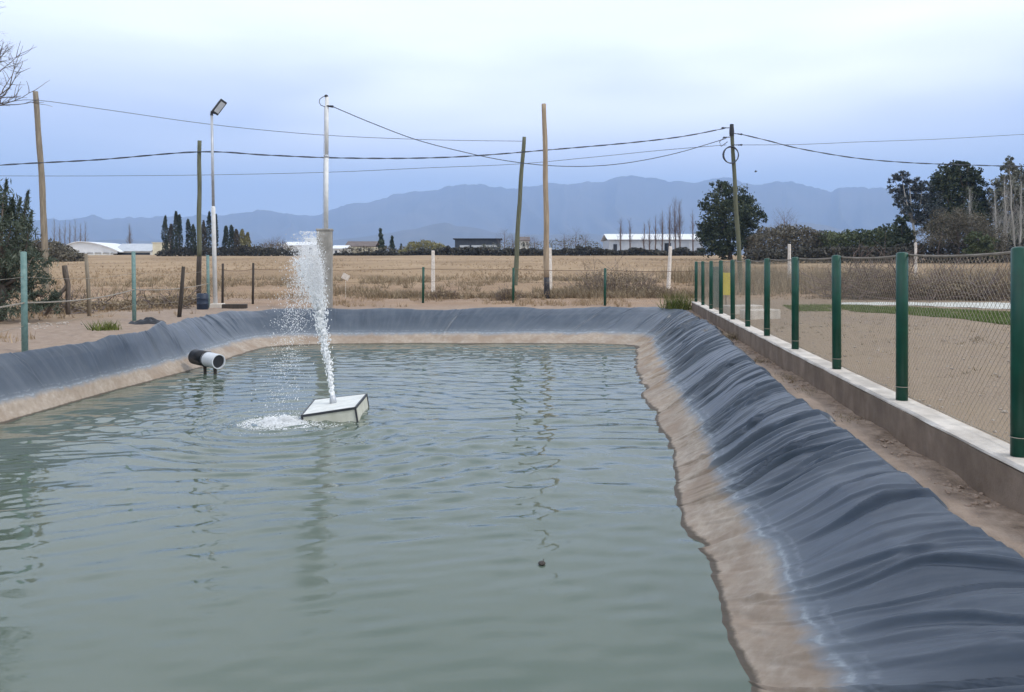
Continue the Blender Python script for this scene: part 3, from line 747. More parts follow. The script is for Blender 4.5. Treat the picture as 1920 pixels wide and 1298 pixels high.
for i, (px, Y, tpx, tp, lab) in enumerate(((168, 27.5, 161, 476, 'slim old wooden post left of the second teal post'), (335, 26.5, 344, 500, 'leaning dark wooden stake right of the second teal post'))):
    b0 = base_at(px, Y); t0 = Q(tpx, tp, Y); mb = MB(); mb.tube([b0-Vector((0, 0, .2)), b0.lerp(t0, .5)+Vector((.02, 0, 0)), t0], [.07, .065, .055], 9)
    tag(mb.build('wooden_post', M['wood'] if i == 0 else M['wooddark'], None, True), lab, 'post', 'old wooden posts by the left fence')
# dead leaning trunk by the bush
dt = thing('dead_tree_stump', 'crooked dead branching trunk at the edge of the dark bush', 'dead trunk', base_at(128, 26))
d_ = lambda px, py: Q(px, py, 26)
mb = MB(); mb.tube([d_(128, 590), d_(127, 560), d_(128, 535), d_(123, 515), d_(121, 498)], [.07, .07, .075, .09, .08], 8); mb.build('trunk', M['bark'], dt, True)
mb = MB(); mb.tube([d_(84, 592), d_(98, 570), d_(112, 552), d_(127, 535)], [.05, .055, .06, .065], 7); mb.build('limb', M['bark'], dt, True)

# drum, black sheet heaps, slabs
db = base_at(380, 31.0); dr = thing('plastic_drum', 'dark blue plastic drum by the floodlight pole', 'drum', db)
mb = MB(); hh_ = .86; pr = [(0, .25), (.03, .285), (.28, .285), (.30, .297), (.34, .297), (.36, .285), (.55, .285), (.57, .297), (.61, .297), (.63, .285), (.80, .285), (.84, .25), (.86, .24)]
mb.tube([db+Vector((0, 0, z*.74)) for z, _ in pr], [r*.76 for _, r in pr], 24); mb.build('barrel', M['blue'], dr, True)
mb = MB(); mb.tube([db+Vector((.08, 0, .63)), db+Vector((.08, 0, .66))], .04, 10); mb.build('bung', M['black'], dr, True)
def heap(label, name, cat, px, Y, lx, ly, hz, mat, seed):
    b0 = base_at(px, Y); n1, n2 = 26, 18; uu, vv = np.meshgrid(np.linspace(-1, 1, n1), np.linspace(-1, 1, n2), indexing='ij')
    rr2 = np.clip(1-(uu**2+vv**2), 0, 1)**.5; zz = b0.z-.05+hz*rr2*(.7+.6*fbm(uu*2+seed, vv*2, 3, seed))+.05*rr2*fbm(uu*6, vv*6, 2, seed+1)
    co = np.stack([b0.x+uu*lx*(1+.2*fbm(vv*2, uu, 2, seed+3)), b0.y+vv*ly*(1+.2*fbm(uu*2, vv, 2, seed+5)), zz], -1).reshape(-1, 3)
    o = grid_obj(name, co, n1, n2, mat); return tag(o, label, cat)
heap('crumpled scrap of black sheeting at the foot of the second teal post', 'plastic_sheet', 'sheet', 276, 23.9, .55, .35, .22, M['black'], 500)
mb = MB(); bb = base_at(440, 31.6); mb.box(bb+Vector((0, 0, .06)), (.95, .25, .24), Matrix.Rotation(.1, 3, 'Z')); o = mb.build('timber_beam', M['wooddark']); bv = o.modifiers.new('bev', 'BEVEL'); bv.width = .02
tag(o, 'dark timber beam lying right of the floodlight pole', 'beam')
mb = MB(); q = base_at(648, 38); mb.box(q+Vector((0, 0, 1.0)), (.34, .06, .26), Matrix.Rotation(.5, 3, 'Y') @ Matrix.Rotation(.3, 3, 'Z'))
mb.tube([q-Vector((0, 0, .1)), q+Vector((0, .04, 1.05))], .010, 5)
tag(mb.build('pale_scrap', M['chalk']), 'small tilted pale scrap on a stake just right of the concrete pillar', 'scrap')
for i, (px, Y, dx, dy, lab) in enumerate(((1425, 25.8, 1.2, .5, 'low concrete slab just behind the fence, nearer one'), (1392, 28.5, 1.3, .6, 'low concrete slab just behind the fence, farther one'))):
    q = base_at(px, Y); mb = MB(); mb.box(q+Vector((0, 0, .14)), (dx, dy, .34), Matrix.Rotation(.25, 3, 'Z')); o = mb.build('concrete_slab', M['kerbtop']); bv = o.modifiers.new('bev', 'BEVEL'); bv.width = .03; tag(o, lab, 'slab', 'slabs behind the fence')
# yellow board and green cabinet seen through the fence
q = base_at(1362, 31.5); yb = thing('yellow_board', 'bright yellow upright board behind the far end of the fence', 'board', q)
mb = MB(); mb.box(q+Vector((0, 0, .98)), (.30, .05, .88), Matrix.Rotation(.1, 3, 'Z')); o = mb.build('panel', M['yellow'], yb); bv = o.modifiers.new('bev', 'BEVEL'); bv.width = .01
mb = MB(); mb.tube([q-Vector((0, -.05, .1)), q+Vector((0, .05, 1.4))], .03, 8); mb.build('stake', M['wood'], yb)
q = base_at(1343, 32.2); gb = thing('electrical_cabinet', 'dark green cabinet behind the far end of the fence', 'cabinet', q)
mb = MB(); mb.box(q+Vector((0, 0, .82)), (.34, .26, 1.64)); o = mb.build('body', simple('cabinet paint', (.02, .07, .07), (.035, .10, .095), 5, .5), gb); bv = o.modifiers.new('bev', 'BEVEL'); bv.width = .015
mb = MB(); mb.box(q+Vector((0, -.136, .95)), (.27, .012, 1.1)); dcab = mb.build('door', simple('cabinet door paint', (.03, .09, .09), (.045, .12, .11), 5, .5), gb)
mb = MB(); mb.box(q+Vector((.10, -.150, .95)), (.02, .02, .12)); mb.build('handle', M['galv'], dcab)

# ------------------------------------------------------------------ inlet pipe
pc1 = P(409, 678, .33); pc0 = pc1-Vector((.80, -.60, -.05))*.80
pi = thing('inlet_pipe', 'short thick pipe with grey outlet poking from the left bank', 'pipe', pc1)
ax = (pc1-pc0); pl_ = ax.length; ax.normalize(); pr_ = .19
a = pc0-ax*.25; mb = MB(); mb.tube([a, pc0+ax*.30, pc0+ax*.30], [pr_*1.05, pr_*1.05, pr_], 24); mb.build('collar', M['black'], pi, True)
mb = MB(); tip = pc1+ax*.03
e1 = ax.orthogonal().normalized(); e2 = ax.cross(e1); vs = []; nn = 28
for c_, r1 in ((pc0+ax*.2, pr_), (tip, pr_), (tip, pr_*.88), (tip-ax*.22, pr_*.88)):
    for k in range(nn): t_ = 2*math.pi*k/nn; vs.append(c_+(e1*math.cos(t_)+e2*math.sin(t_))*r1)
mb.add(vs, [(i*nn+k, i*nn+(k+1) % nn, (i+1)*nn+(k+1) % nn, (i+1)*nn+k) for i in range(3) for k in range(nn)]); o = mb.build('outlet', M['pvc'], pi, True)
es = o.modifiers.new('e', 'EDGE_SPLIT'); es.split_angle = R(40)
mb = MB(); mb.tube([tip-ax*.05, tip-ax*.04], pr_*.872, 24); mb.build('bore_shade', M['black'], pi)  # black disc painted in for the shade inside the pipe
for u in (.25, .82):
    q = pc0.lerp(pc1, u); mb = MB(); mb.tube([q-Vector((0, 0, pr_*.8)), q-Vector((-.03, 0, .75))], [.045, .04], 8); mb.build('prop', M['wooddark'], pi, True)
mb = MB(); ringc = pc0+ax*.33; e1 = ax.orthogonal().normalized(); e2 = ax.cross(e1)
mb.tube([ringc+(e1*math.cos(t)+e2*math.sin(t))*(pr_+.006) for t in np.linspace(0, 2*math.pi, 25)], .012, 5, False); mb.build('strap', M['dark'], pi)

# ------------------------------------------------------------------ floating pump box
FR_ = P(666, 764, .25); FLc = P(566, 779, .10); BR_ = P(687, 739, .25); BL_ = P(590, 750, .12)
fx = thing('floating_pump_box', 'tilted white box float with dark frame under the water jet', 'float', (FR_+BL_)/2)
dn3 = ((FR_-FLc).cross(BR_-FR_)).normalized(); dn3 = dn3 if dn3.z > 0 else -dn3
c8 = [FLc, FR_, BR_, BL_]; lo8 = [p-dn3*.36 for p in c8]; cen = sum(c8, Vector())/4
def quadbox(top, bot, mat, name):
    mb = MB(); mb.add(list(bot)+list(top), [(3, 2, 1, 0), (4, 5, 6, 7), (0, 1, 5, 4), (1, 2, 6, 5), (2, 3, 7, 6), (3, 0, 4, 7)]); return mb.build(name, mat, fx)
o = quadbox([p-dn3*.03 for p in c8], lo8, M['floatside'], 'hull'); 
o = quadbox([p+(cen-p)*.012+dn3*.004 for p in c8], [p+(cen-p)*.012-dn3*.028 for p in c8], M['foamblock'], 'deck')
for i in range(4):
    a, b_ = c8[i], c8[(i+1) % 4]; mb = MB(); d = (b_-a).normalized(); q = Matrix((d, dn3.cross(d), dn3)).transposed()
    mb.box((a+b_)/2-dn3*.012, ((b_-a).length+.03, .030, .040), q); mb.build('edge_rail', M['dark'], fx)
    mb = MB(); mb.box(a-dn3*.2, (.032, .032, .40), q); mb.build('corner_rail', M['dark'], fx)
noz = P(624, 751, .22); mb = MB(); mb.tube([noz-dn3*.10, noz+Vector((0, 0, .03)), noz+Vector((0, 0, .10))], [.075, .06, .045], 14); mb.build('nozzle', M['galv'], fx, True)

# ------------------------------------------------------------------ fountain
fo = thing('fountain_jet', 'white water jet spraying up from the float and falling left', 'fountain', noz)
rng = np.random.default_rng(11); rnd = random.Random(5)
Tz = P(600, 592, 0); YJ = noz.y
jx = lambda px, py: Q(px, py, YJ)
keyj = [noz+Vector((0, 0, .05)), jx(620, 718), jx(615, 680), jx(608, 640), jx(603, 610), jx(599, 580), jx(594, 556), jx(588, 530), jx(580, 510), jx(571, 488)]
mb = MB(); pts = []; rad = []
for i in range(len(keyj)-1):
    for u in np.linspace(0, 1, 16, endpoint=False):
        pts.append(keyj[i].lerp(keyj[i+1], u)); k = i+u
        wob = .004+.006*k; pts[-1] += Vector((rnd.gauss(0, wob), rnd.gauss(0, wob), 0)); rad.append(max(.012, (.036+.004*k)*(1-.07*k)*rnd.uniform(.75, 1.25)))
mb.tube(pts[:100], rad[:100], 9); 
for k in range(3200):
    u = rnd.random()**.75*(len(keyj)-1.001); i = int(u); p = keyj[i].lerp(keyj[i+1], u-i); sg = .012+.011*u
    mb.ball(p+Vector((rnd.gauss(0, sg), rnd.gauss(0, sg), rnd.gauss(0, .05))), rnd.uniform(.004, .013), 1, (1, 1, rnd.uniform(1, 2.8)))
mb.build('water_column', M['foam'], fo, True)
g = 9.81; land = P(532, 790, 0); zt = jx(570, 466).z; vz0 = math.sqrt(2*g*(zt-noz.z)); Tt = vz0/g
mb = MB()
for k in range(17000):
    vz = vz0*min(1.05, rnd.gauss(.955, .055)); T1 = vz/g; T2 = T1+math.sqrt(max(0, 2*(vz*vz/(2*g)+noz.z)/g))
    t = rnd.uniform(.52*T1, T2) if rnd.random() < .52 else rnd.uniform(.6*T1, 1.35*T1)
    vx = (land.x-noz.x)/(2*Tt)*rnd.gauss(1.0, .26)+rnd.gauss(0, .045); vy = (land.y-noz.y)/(2*Tt)+rnd.gauss(0, .13)
    f_ = (t/T1)
    p = noz+Vector((vx*t*(.78+.22*f_*.8), vy*t, vz*t-.5*g*t*t))
    if p.z < .01: continue
    if p.z < 1.6 and f_ > 1.2 and rnd.random() < .5: continue
    r = min(.014, abs(rnd.gauss(0, .0026))+.0020)
    mb.ball(p, r, 1, (rnd.uniform(.7, 1.3), 1, rnd.uniform(.7, 2.4)))
o = mb.build('spray_drop', M['spray'], fo, True); o['kind'] = 'stuff'
# foam where the water lands
mb = MB(); fc = P(526, 792, 0)
for k in range(11000):
    rr2 = abs(rnd.gauss(0, .27)); a = rnd.uniform(0, 6.283); x = fc.x+math.cos(a)*rr2*1.25; y = fc.y+math.sin(a)*rr2*1.3
    zc = .11*math.exp(-(rr2/.26)**2)*rnd.random()**1.6*(.5+.9*abs(math.sin(x*9)*math.sin(y*8+1)))
    mb.ball((x, y, zc), rnd.uniform(.003, .011)*math.exp(-rr2*.7), 1, (1.25, 1.2, .7))
for k in range(240):
    a = rnd.gauss(3.1, 1.1); rr2 = .60+rnd.gauss(0, .09)
    mb.ball((fc.x+math.cos(a)*rr2, fc.y+math.sin(a)*rr2*1.1, .004), rnd.uniform(.004, .011), 1, (1.6, 1.4, .5))
for k in range(260):
    mb.ball(Vector((rnd.gauss(fc.x+.55, .3), rnd.gauss(fc.y-.35, .18), .004)), rnd.uniform(.004, .012), 1, (1.6, 1.4, .5))
o = mb.build('foam', M['foam'], fo, True); o['kind'] = 'stuff'

# ------------------------------------------------------------------ small things on the water, a bird
q = P(1016, 1056, .012); mb = MB(); mb.ball(q, .035, 2, (1.0, 1.4, .35)); mb.tube([q, q+Vector((.02, .07, .01))], .004, 5)
tag(mb.build('floating_leaf', M['wooddark'], None, True), 'single small dark leaf floating in open water near the camera', 'leaf')
bp = Q(1417, 322, 60); bd = thing('bird', 'small dark bird flying right of the coiled cable pole', 'bird', bp)
mb = MB()
body = [(-.16, 0), (-.12, .035), (-.04, .062), (.05, .058), (.11, .035), (.14, .04), (.17, .03), (.21, .004)]
mb.tube([bp+Vector((x*.6, 0, .02*math.sin(x*8))) for x, _ in body], [max(r*.75, .004) for _, r in body], 10); mb.build('body', M['dark'], bd, True)
for sg in (1, -1):
    mb = MB(); w0 = [(-.05, 0, .02), (.06, 0, .03), (.05, sg*.10, .12), (-.04, sg*.10, .11), (.0, sg*.2, .17), (-.05, sg*.2, .16), (-.06, sg*.30, .13)]
    vs = [bp+Vector(v)*.6 for v in w0]+[bp+Vector(v)*.6-Vector((0, 0, .006)) for v in w0]
    mb.add(vs, [(0, 1, 2, 3), (3, 2, 4, 5), (5, 4, 6), (10, 9, 8, 7), (12, 11, 9, 10), (13, 11, 12)]); mb.build('wing', M['dark'], bd)

# ------------------------------------------------------------------ vegetation
def quads(cen, size, rng, aspect=.55, up=0.0):
    n = len(cen); a = rng.normal(size=(n, 3)); a[:, 2] += up; a /= np.linalg.norm(a, axis=1)[:, None]
    b_ = rng.normal(size=(n, 3)); b_ -= a*(a*b_).sum(1)[:, None]; b_ /= np.linalg.norm(b_, axis=1)[:, None]
    sz = size*rng.uniform(.55, 1.35, n)[:, None]
    a = a*sz; b_ = b_*sz*aspect
    return np.stack([cen-a, cen+b_*.9-a*.1, cen+a, cen-b_*.9+a*.1], 1).reshape(-1, 3)
def clump_pts(c, r, n, rng, power=.42):
    d = rng.normal(size=(n, 3)); d /= np.linalg.norm(d, axis=1)[:, None]
    rad = rng.random(n)**power
    return np.array(c)+d*rad[:, None]*np.array(r)
def branchy(mb, p, d, ln, rad, depth, rnd, spread=.6, up=.15, sides=4, kids=(2, 4), wob=.12):
    pts = [Vector(p)]; q = Vector(p); dd = Vector(d).normalized(); n = 4
    for i in range(n):
        dd = (dd+Vector((rnd.gauss(0, wob), rnd.gauss(0, wob), rnd.gauss(0, wob)+up*.25))).normalized(); q = q+dd*ln/n; pts.append(q)
    mb.tube(pts, [rad*(1-.14*i) for i in range(n+1)], max(3, sides), False)
    if depth <= 0: return
    for k in range(rnd.randint(*kids)):
        i = rnd.choice((2, 3, 4, 4)); nd = (dd+Vector((rnd.gauss(0, spread), rnd.gauss(0, spread), rnd.gauss(0, spread)*.7+up))).normalized()
        branchy(mb, pts[i], nd, ln*rnd.uniform(.55, .82), rad*.55, depth-1, rnd, spread, up, sides-1, kids, wob)

def leafy_tree(name, label, cat, px, Y, clumps, leaf, n, mat, trunkmat=None, trunk=.25, group=None, seed=1, aspect=.55, up=0.0, limbs=True):
    """clumps: (px, py, rx_px, ry_px) pixels seen at distance Y, given real depth"""
    b0 = base_at(px, Y); t = thing(name, label, cat, b0, group); rng = np.random.default_rng(seed); rnd = random.Random(seed)
    k = Y/FOC; pts = []; cs = []
    tot = sum(c[2]*c[3] for c in clumps)
    for c in clumps:
        rx, rz = c[2]*k, c[3]*k; ry = (rx+rz)/2 if len(c) < 5 else c[4]
        ce = Q(c[0], c[1], Y+rnd.uniform(-.35, .35)*ry*2.2); cs.append((ce, rx, rz))
        m_ = int(n*c[2]*c[3]/tot)
        # each clump is made of smaller sprays, so gaps show
        ns = max(6, m_//34); sub = clump_pts(ce, (rx, ry, rz), ns, rng, .36)
        j = rng.integers(0, ns, m_); pts.append(sub[j]+rng.normal(size=(m_, 3))*np.array([rx, ry, rz])*.13)
    v = quads(np.vstack(pts), leaf, rng, aspect, up)
    poly_mesh('crown', v, 4, mat, t)
    mb = MB(); topc = max(cs, key=lambda c: c[0].z)[0]; mean = sum((c[0] for c in cs), Vector())/len(cs)
    st = [b0-Vector((0, 0, .3))]
    fork = b0.lerp(Vector((mean.x, mean.y, mean.z)), .62)
    for u in (.2, .45, .7, 1): st.append(b0.lerp(fork, u)+Vector((rnd.gauss(0, trunk*.3), rnd.gauss(0, trunk*.3), 0)))
    mb.tube(st, [trunk*1.25, trunk*1.05, trunk*.92, trunk*.82, trunk*.72], 9)
    if limbs:
        for ce, rx, rz in cs:
            a = fork; mid = a.lerp(ce, .5)+Vector((rnd.gauss(0, rx*.2), rnd.gauss(0, rx*.2), -rz*.1)); mb.tube([a-Vector((0, 0, trunk*.4)), mid, ce+Vector((0, 0, rz*.5))], [trunk*.55, trunk*.35, trunk*.08], 6)
    mb.build('trunk', trunkmat or M['bark'], t, True)
    return t
def spire_tree(name, label, cat, px, Y, top, wpx, mat, group=None, seed=1, cone=False, n=900, leaf=.28):
    b0 = base_at(px, Y); tz = Q(px, top, Y).z; H = tz-b0.z; rw = wpx/2*Y/FOC; rng = np.random.default_rng(seed)
    t = thing(name, label, cat, b0, group)
    u = rng.random(n)**(.8 if not cone else 1.25)
    if cone: prof = (1-u)**.8*(.75+.25*np.sin(u*26+seed))
    else: prof = np.clip(np.minimum((u+.06)*5, 1), 0, 1)*np.clip((1.02-u)*2.0, 0, 1)**.55*(.9+.12*np.sin(u*9+seed))
    a = rng.random(n)*6.283; r1 = rw*prof*rng.random(n)**.35
    c_ = np.stack([b0.x+np.cos(a)*r1+.15*rw*np.sin(u*4+seed), b0.y+np.sin(a)*r1, b0.z+H*(.03+.96*u)], 1)
    poly_mesh('crown', quads(c_, leaf, rng, .4, .9 if not cone else .1), 4, mat, t)
    mb = MB(); mb.tube([b0-Vector((0, 0, .2)), b0+Vector((0, 0, H*.9))], [.16, .04], 6); mb.build('trunk', M['bark'], t)
    return t
def bare_tree(name, label, px, Y, top, lean, mat, group=None, seed=1, style='poplar', rad=.13, n=70, spread=None):
    b0 = base_at(px, Y); tp = Q(px+lean, top, Y); H = tp.z-b0.z; rnd = random.Random(seed); t = thing(name, label, 'tree', b0, group)
    mb = MB()
    st = [b0.lerp(tp, u)+Vector((rnd.gauss(0, .02*H*.3), 0, 0)) for u in (0, .2, .4, .6, .8, 1)]; st[0] -= Vector((0, 0, .2))
    mb.tube(st, [rad, rad*.85, rad*.7, rad*.5, rad*.32, rad*.08], 6); mb.build('trunk', mat, t)
    mb = MB()
    for k in range(n):
        u = rnd.uniform(.18, .97); p = b0.lerp(tp, u); a = rnd.uniform(0, 6.283)
        if style == 'poplar': d = Vector((math.cos(a)*.30, math.sin(a)*.30, 1)); ln = H*.22*(1.1-u*.7)
        else: d = Vector((math.cos(a), math.sin(a), rnd.uniform(.2, 1.0))); ln = H*.34*(1.15-u*.7)
        branchy(mb, p, d, ln, rad*.16*(1.2-u), 1 if style == 'poplar' else 2, rnd, .30 if style == 'poplar' else .55, .25, 3, (2, 4))
    mb.build('crown', mat, t)
    return t

# cypress row beyond the field on the left
k = 0
for px, top, wp, mt_ in ((310, 404, 12, 'cyp'), (320, 420, 13, 'cypbrown'), (329, 396, 12, 'cyp'), (336, 402, 11, 'cyp'), (353, 411, 12, 'cyp'), (363, 421, 11, 'cyp'), (382, 414, 11, 'cypbrown'),
                         (392, 396, 11, 'cyp'), (404, 401, 10, 'cyp'), (423, 424, 13, 'cyp'), (434, 422, 12, 'cyp'), (444, 430, 12, 'cypbrown'), (455, 430, 15, 'willow'), (464, 436, 14, 'willow')):
    lab = {'cyp': 'slim dark cypress in the row beyond the dry field', 'cypbrown': 'brownish slim cypress in the row beyond the dry field', 'willow': 'yellowish slim tree ending the row of dark cypresses'}[mt_]
    spire_tree('cypress' if mt_ != 'willow' else 'slender_tree', lab, 'tree', px, 186+4*math.sin(k*2.1), top, wp*1.12, M[mt_], {'cyp': 'dark cypresses in the row', 'cypbrown': 'brownish cypresses in the row', 'willow': 'yellowish slim trees ending the row'}[mt_], 40+k); k += 1
for i, (px, top, wp, lab) in enumerate(((715, 429, 21, 'taller dark conifer of the pair by the white houses'), (736, 443, 15, 'shorter dark conifer of the pair by the white houses'), (752, 457, 8, 'smallest dark conifer right of the pair of conifers'))):
    spire_tree('conifer', lab, 'tree', px, 205, top, wp, M['dkgreen'], 'conifers by the white houses', 70+i, True, 900 if i < 2 else 300, .42 if i < 2 else .3)
# leafless poplars
for i, (px, top, n_) in enumerate(((1163, 410, 50), (1182, 413, 45), (1207, 420, 40), (1218, 414, 40), (1230, 407, 45), (1241, 395, 60), (1255, 388, 70), (1266, 376, 95), (1275, 379, 95), (1299, 396, 40))):
    bare_tree('leafless_poplar', 'slender leafless poplar standing before the long white shed', px, 190, top, random.Random(i).uniform(-2, 2), M['twigred'], 'leafless poplars by the long white shed', 80+i, 'poplar', .20, n_)
for i, px in enumerate((102, 112, 122, 131, 141, 151, 160)):
    bare_tree('leafless_poplar', 'faint leafless poplar behind the arched white shed', px, 250, 412+(i*7) % 9, 0, M['twig'], 'faint poplars behind the arched shed', 110+i, 'poplar', .16, 42)
bare_tree('leafless_tree', 'lone leafless tree behind the grey roofed shed', 243, 250, 424, 0, M['twig'], None, 120, 'poplar', .2, 110)
for i, (px, top, Y) in enumerate(((497, 452, 196), (509, 446, 196), (519, 445, 194), (530, 449, 195))):
    bare_tree('leafless_tree', 'small grey leafless tree in the thicket left of the fountain', px, Y, top, 0, M['twig'], 'leafless thicket left of the fountain', 125+i, 'round', .14, 26)
for i, (px, top, Y) in enumerate(((946, 432, 195), (962, 441, 192), (990, 443, 194), (1002, 447, 196), (1058, 436, 200), (1080, 432, 200), (1098, 441, 198))):
    bare_tree('leafless_tree', 'pale leafless tree beyond the field by the two central poles', px, Y, top, 0, M['twig'], 'pale leafless trees by the central poles', 130+i, 'round', .15, 34)
bare_tree('leafless_tree', 'broad reddish leafless tree right of the big evergreen', 1470, 165, 402, 0, M['twigred'], None, 140, 'round', .22, 60)

# big evergreen behind the coiled cable pole
leafy_tree('evergreen_tree', 'big rounded dark evergreen behind the coiled cable pole', 'tree', 1370, 135,
  [(1352, 352, 22, 15), (1372, 372, 34, 24), (1345, 385, 30, 24), (1398, 392, 30, 24), (1335, 415, 30, 26), (1372, 412, 40, 30), (1408, 410, 28, 20), (1330, 445, 26, 26), (1365, 450, 42, 30), (1400, 440, 26, 26), (1320, 432, 14, 12), (1350, 470, 36, 16)], .26, 14000, M['dkgreen'], None, .35, None, 150)
# trees on the right
YR = 120
leafy_tree('eucalyptus_tree', 'open crowned blue green tree with a leaning pale trunk', 'tree', 1716, YR,
  [(1690, 327, 17, 8), (1676, 338, 12, 9), (1704, 338, 16, 10), (1682, 354, 18, 11), (1708, 357, 22, 13), (1730, 352, 18, 12), (1688, 372, 20, 11), (1716, 377, 26, 14), (1742, 374, 24, 15), (1682, 384, 11, 6), (1702, 393, 24, 10), (1734, 398, 26, 15), (1695, 408, 14, 6), (1752, 394, 20, 16), (1730, 415, 18, 10)], .19, 12000, M['euca'], M['palebark'], .22, None, 160, .35)
leafy_tree('tall_evergreen', 'tallest dark domed evergreen among the trees behind the fence', 'tree', 1795, YR+6,
  [(1795, 310, 26, 12), (1815, 322, 24, 16), (1773, 328, 26, 18), (1800, 340, 36, 20), (1830, 348, 24, 22), (1760, 352, 28, 20), (1795, 368, 38, 24), (1834, 378, 24, 26), (1764, 382, 32, 24), (1805, 400, 42, 28), (1752, 412, 28, 24), (1842, 405, 22, 26), (1790, 430, 50, 30)], .23, 19000, M['dkgreen'], None, .35, None, 161)
leafy_tree('small_evergreen', 'small dark evergreen at the foot of the open blue green tree', 'tree', 1690, YR-2,
  [(1690, 418, 12, 14), (1684, 438, 18, 18), (1700, 445, 16, 16), (1690, 462, 24, 16)], .24, 2600, M['dkgreen'], None, .14, None, 162)
leafy_tree('grey_shrub', 'large rounded grey brown shrub under the tallest dark evergreen', 'shrub', 1790, YR-10,
  [(1780, 412, 34, 26), (1812, 420, 36, 30), (1755, 440, 36, 30), (1835, 440, 32, 34), (1790, 455, 46, 26), (1855, 450, 28, 34)], .17, 15000, M['thicket'], M['twig'], .12, None, 163, .25)
leafy_tree('green_shrub', 'greenish shrub behind the fence left of the pale tall poplars', 'shrub', 1838, YR-14,
  [(1835, 452, 22, 18), (1850, 465, 22, 18), (1820, 470, 20, 14)], .2, 2600, M['bushgreen'], M['twig'], .12, None, 164)
leafy_tree('spiky_evergreen', 'ragged pointed evergreen behind the pale poplar trunks', 'tree', 1896, YR+4,
  [(1893, 308, 9, 14), (1891, 316, 13, 14), (1892, 328, 18, 18), (1890, 345, 26, 20), (1880, 370, 30, 22), (1910, 372, 28, 24), (1885, 397, 40, 26), (1922, 345, 20, 34), (1930, 395, 30, 34), (1885, 425, 46, 30), (1930, 435, 34, 30), (1890, 458, 54, 26)], .22, 17000, M['greygreen'], None, .28, None, 165)
for i, (px, top, lean) in enumerate(((1872, 352, -8), (1888, 330, -4), (1903, 318, -10), (1880, 385, 6), (1912, 340, 3), (1820, 352, -1))):
    bare_tree('pale_trunk_poplar', 'pale trunked bare poplar among the trees at the far end behind the fence', px, YR-8, top, lean, M['palebark'], 'pale trunked poplars behind the fence', 170+i, 'poplar', .17 if i < 5 else .13, 40)

# hedges and bushes along the far edge
def hedge(label, px0, px1, Y, tops, leaf, n, mat, seed, name='hedge', depth=2.4, cat='hedge', group=None):
    rng = np.random.default_rng(seed); pxs = rng.uniform(px0, px1, n); tp = np.interp(pxs, [t_[0] for t_ in tops], [t_[1] for t_ in tops])
    tp = tp+fbm(pxs*.07, pxs*0+seed, 3, seed)*7
    x = (pxs-960)/FOC*Y*1.0; yy = Y+rng.uniform(-depth, depth, n); k = EYE+(497-tp)/FOC*Y; b0 = gz(x, yy); u = rng.random(n)**.75
    prof = 1-.18*np.abs(yy-Y)/depth
    z = b0+np.maximum(k-b0, .4)*u*prof; c_ = np.stack([x, yy, z], 1)
    t = thing(name, label, cat, base_at((px0+px1)/2, Y), group)
    o = poly_mesh('foliage', quads(c_, leaf, rng, .6), 4, mat, t)
    return t
hedge('long low dark hedge behind the field, white houses above it', 628, 905, 192, [(628, 479), (640, 476), (760, 471), (830, 466), (905, 465)], .34, 6500, M['hedge'], 180)
hedge('dark low hedge below the long white shed', 900, 1320, 188, [(900, 464), (1000, 467), (1120, 463), (1160, 468), (1320, 468)], .34, 9000, M['hedge'], 181)
hedge('dark low hedge at the foot of the cypress row', 300, 560, 184, [(300, 470), (360, 462), (400, 466), (470, 460), (560, 470)], .26, 7000, M['hedge'], 182)
hedge('pale yellowish willow thicket right of the dark conifers', 748, 846, 198, [(748, 470), (765, 458), (790, 449), (815, 455), (846, 466)], .26, 3200, M['willow'], 183, 'willow_thicket', 3, 'thicket')
hedge('brown thicket around the arched white shed and dark bush', 60, 146, 120, [(60, 448), (85, 446), (110, 456), (128, 466), (146, 482)], .2, 4200, M['thicket'], 184, 'brown_thicket', 3, 'thicket')
hedge('olive brown bushes right of the big evergreen', 1405, 1552, 130, [(1405, 445), (1430, 428), (1470, 418), (1510, 424), (1552, 436)], .22, 8500, M['thicket'], 185, 'olive_bushes', 4, 'bushes')
hedge('dark green bushes left of the small evergreen', 1540, 1700, 126, [(1540, 434), (1580, 431), (1610, 427), (1640, 432), (1665, 421), (1700, 425)], .24, 8500, M['bushgreen'], 186, 'green_bushes', 4, 'bushes')
hedge('dark hedge under the trees behind the fence', 1400, 2050, 112, [(1400, 468), (1600, 462), (1750, 455), (2050, 450)], .26, 9000, M['hedge'], 187)
hedge('sparse pale brown thicket around the two central poles', 900, 1128, 202, [(900, 460), (950, 446), (1000, 452), (1060, 444), (1100, 446), (1128, 458)], .2, 2400, M['greygreen'], 190, 'thicket', 5, 'thicket')
hedge('sparse brown thicket just left of the fountain', 462, 560, 200, [(462, 462), (500, 454), (530, 456), (560, 466)], .2, 1500, M['thicket'], 191, 'thicket', 4, 'thicket')
hedge('low brown growth between the white houses and dark conifers', 640, 760, 204, [(640, 468), (690, 463), (760, 462)], .22, 1300, M['thicket'], 192, 'thicket', 3, 'thicket')
# more far-off growth to both sides of the frame
hedge('dark growth beyond the left edge of the field', -500, 70, 130, [(-500, 430), (70, 452)], .4, 5000, M['hedge'], 188, 'field_hedge')

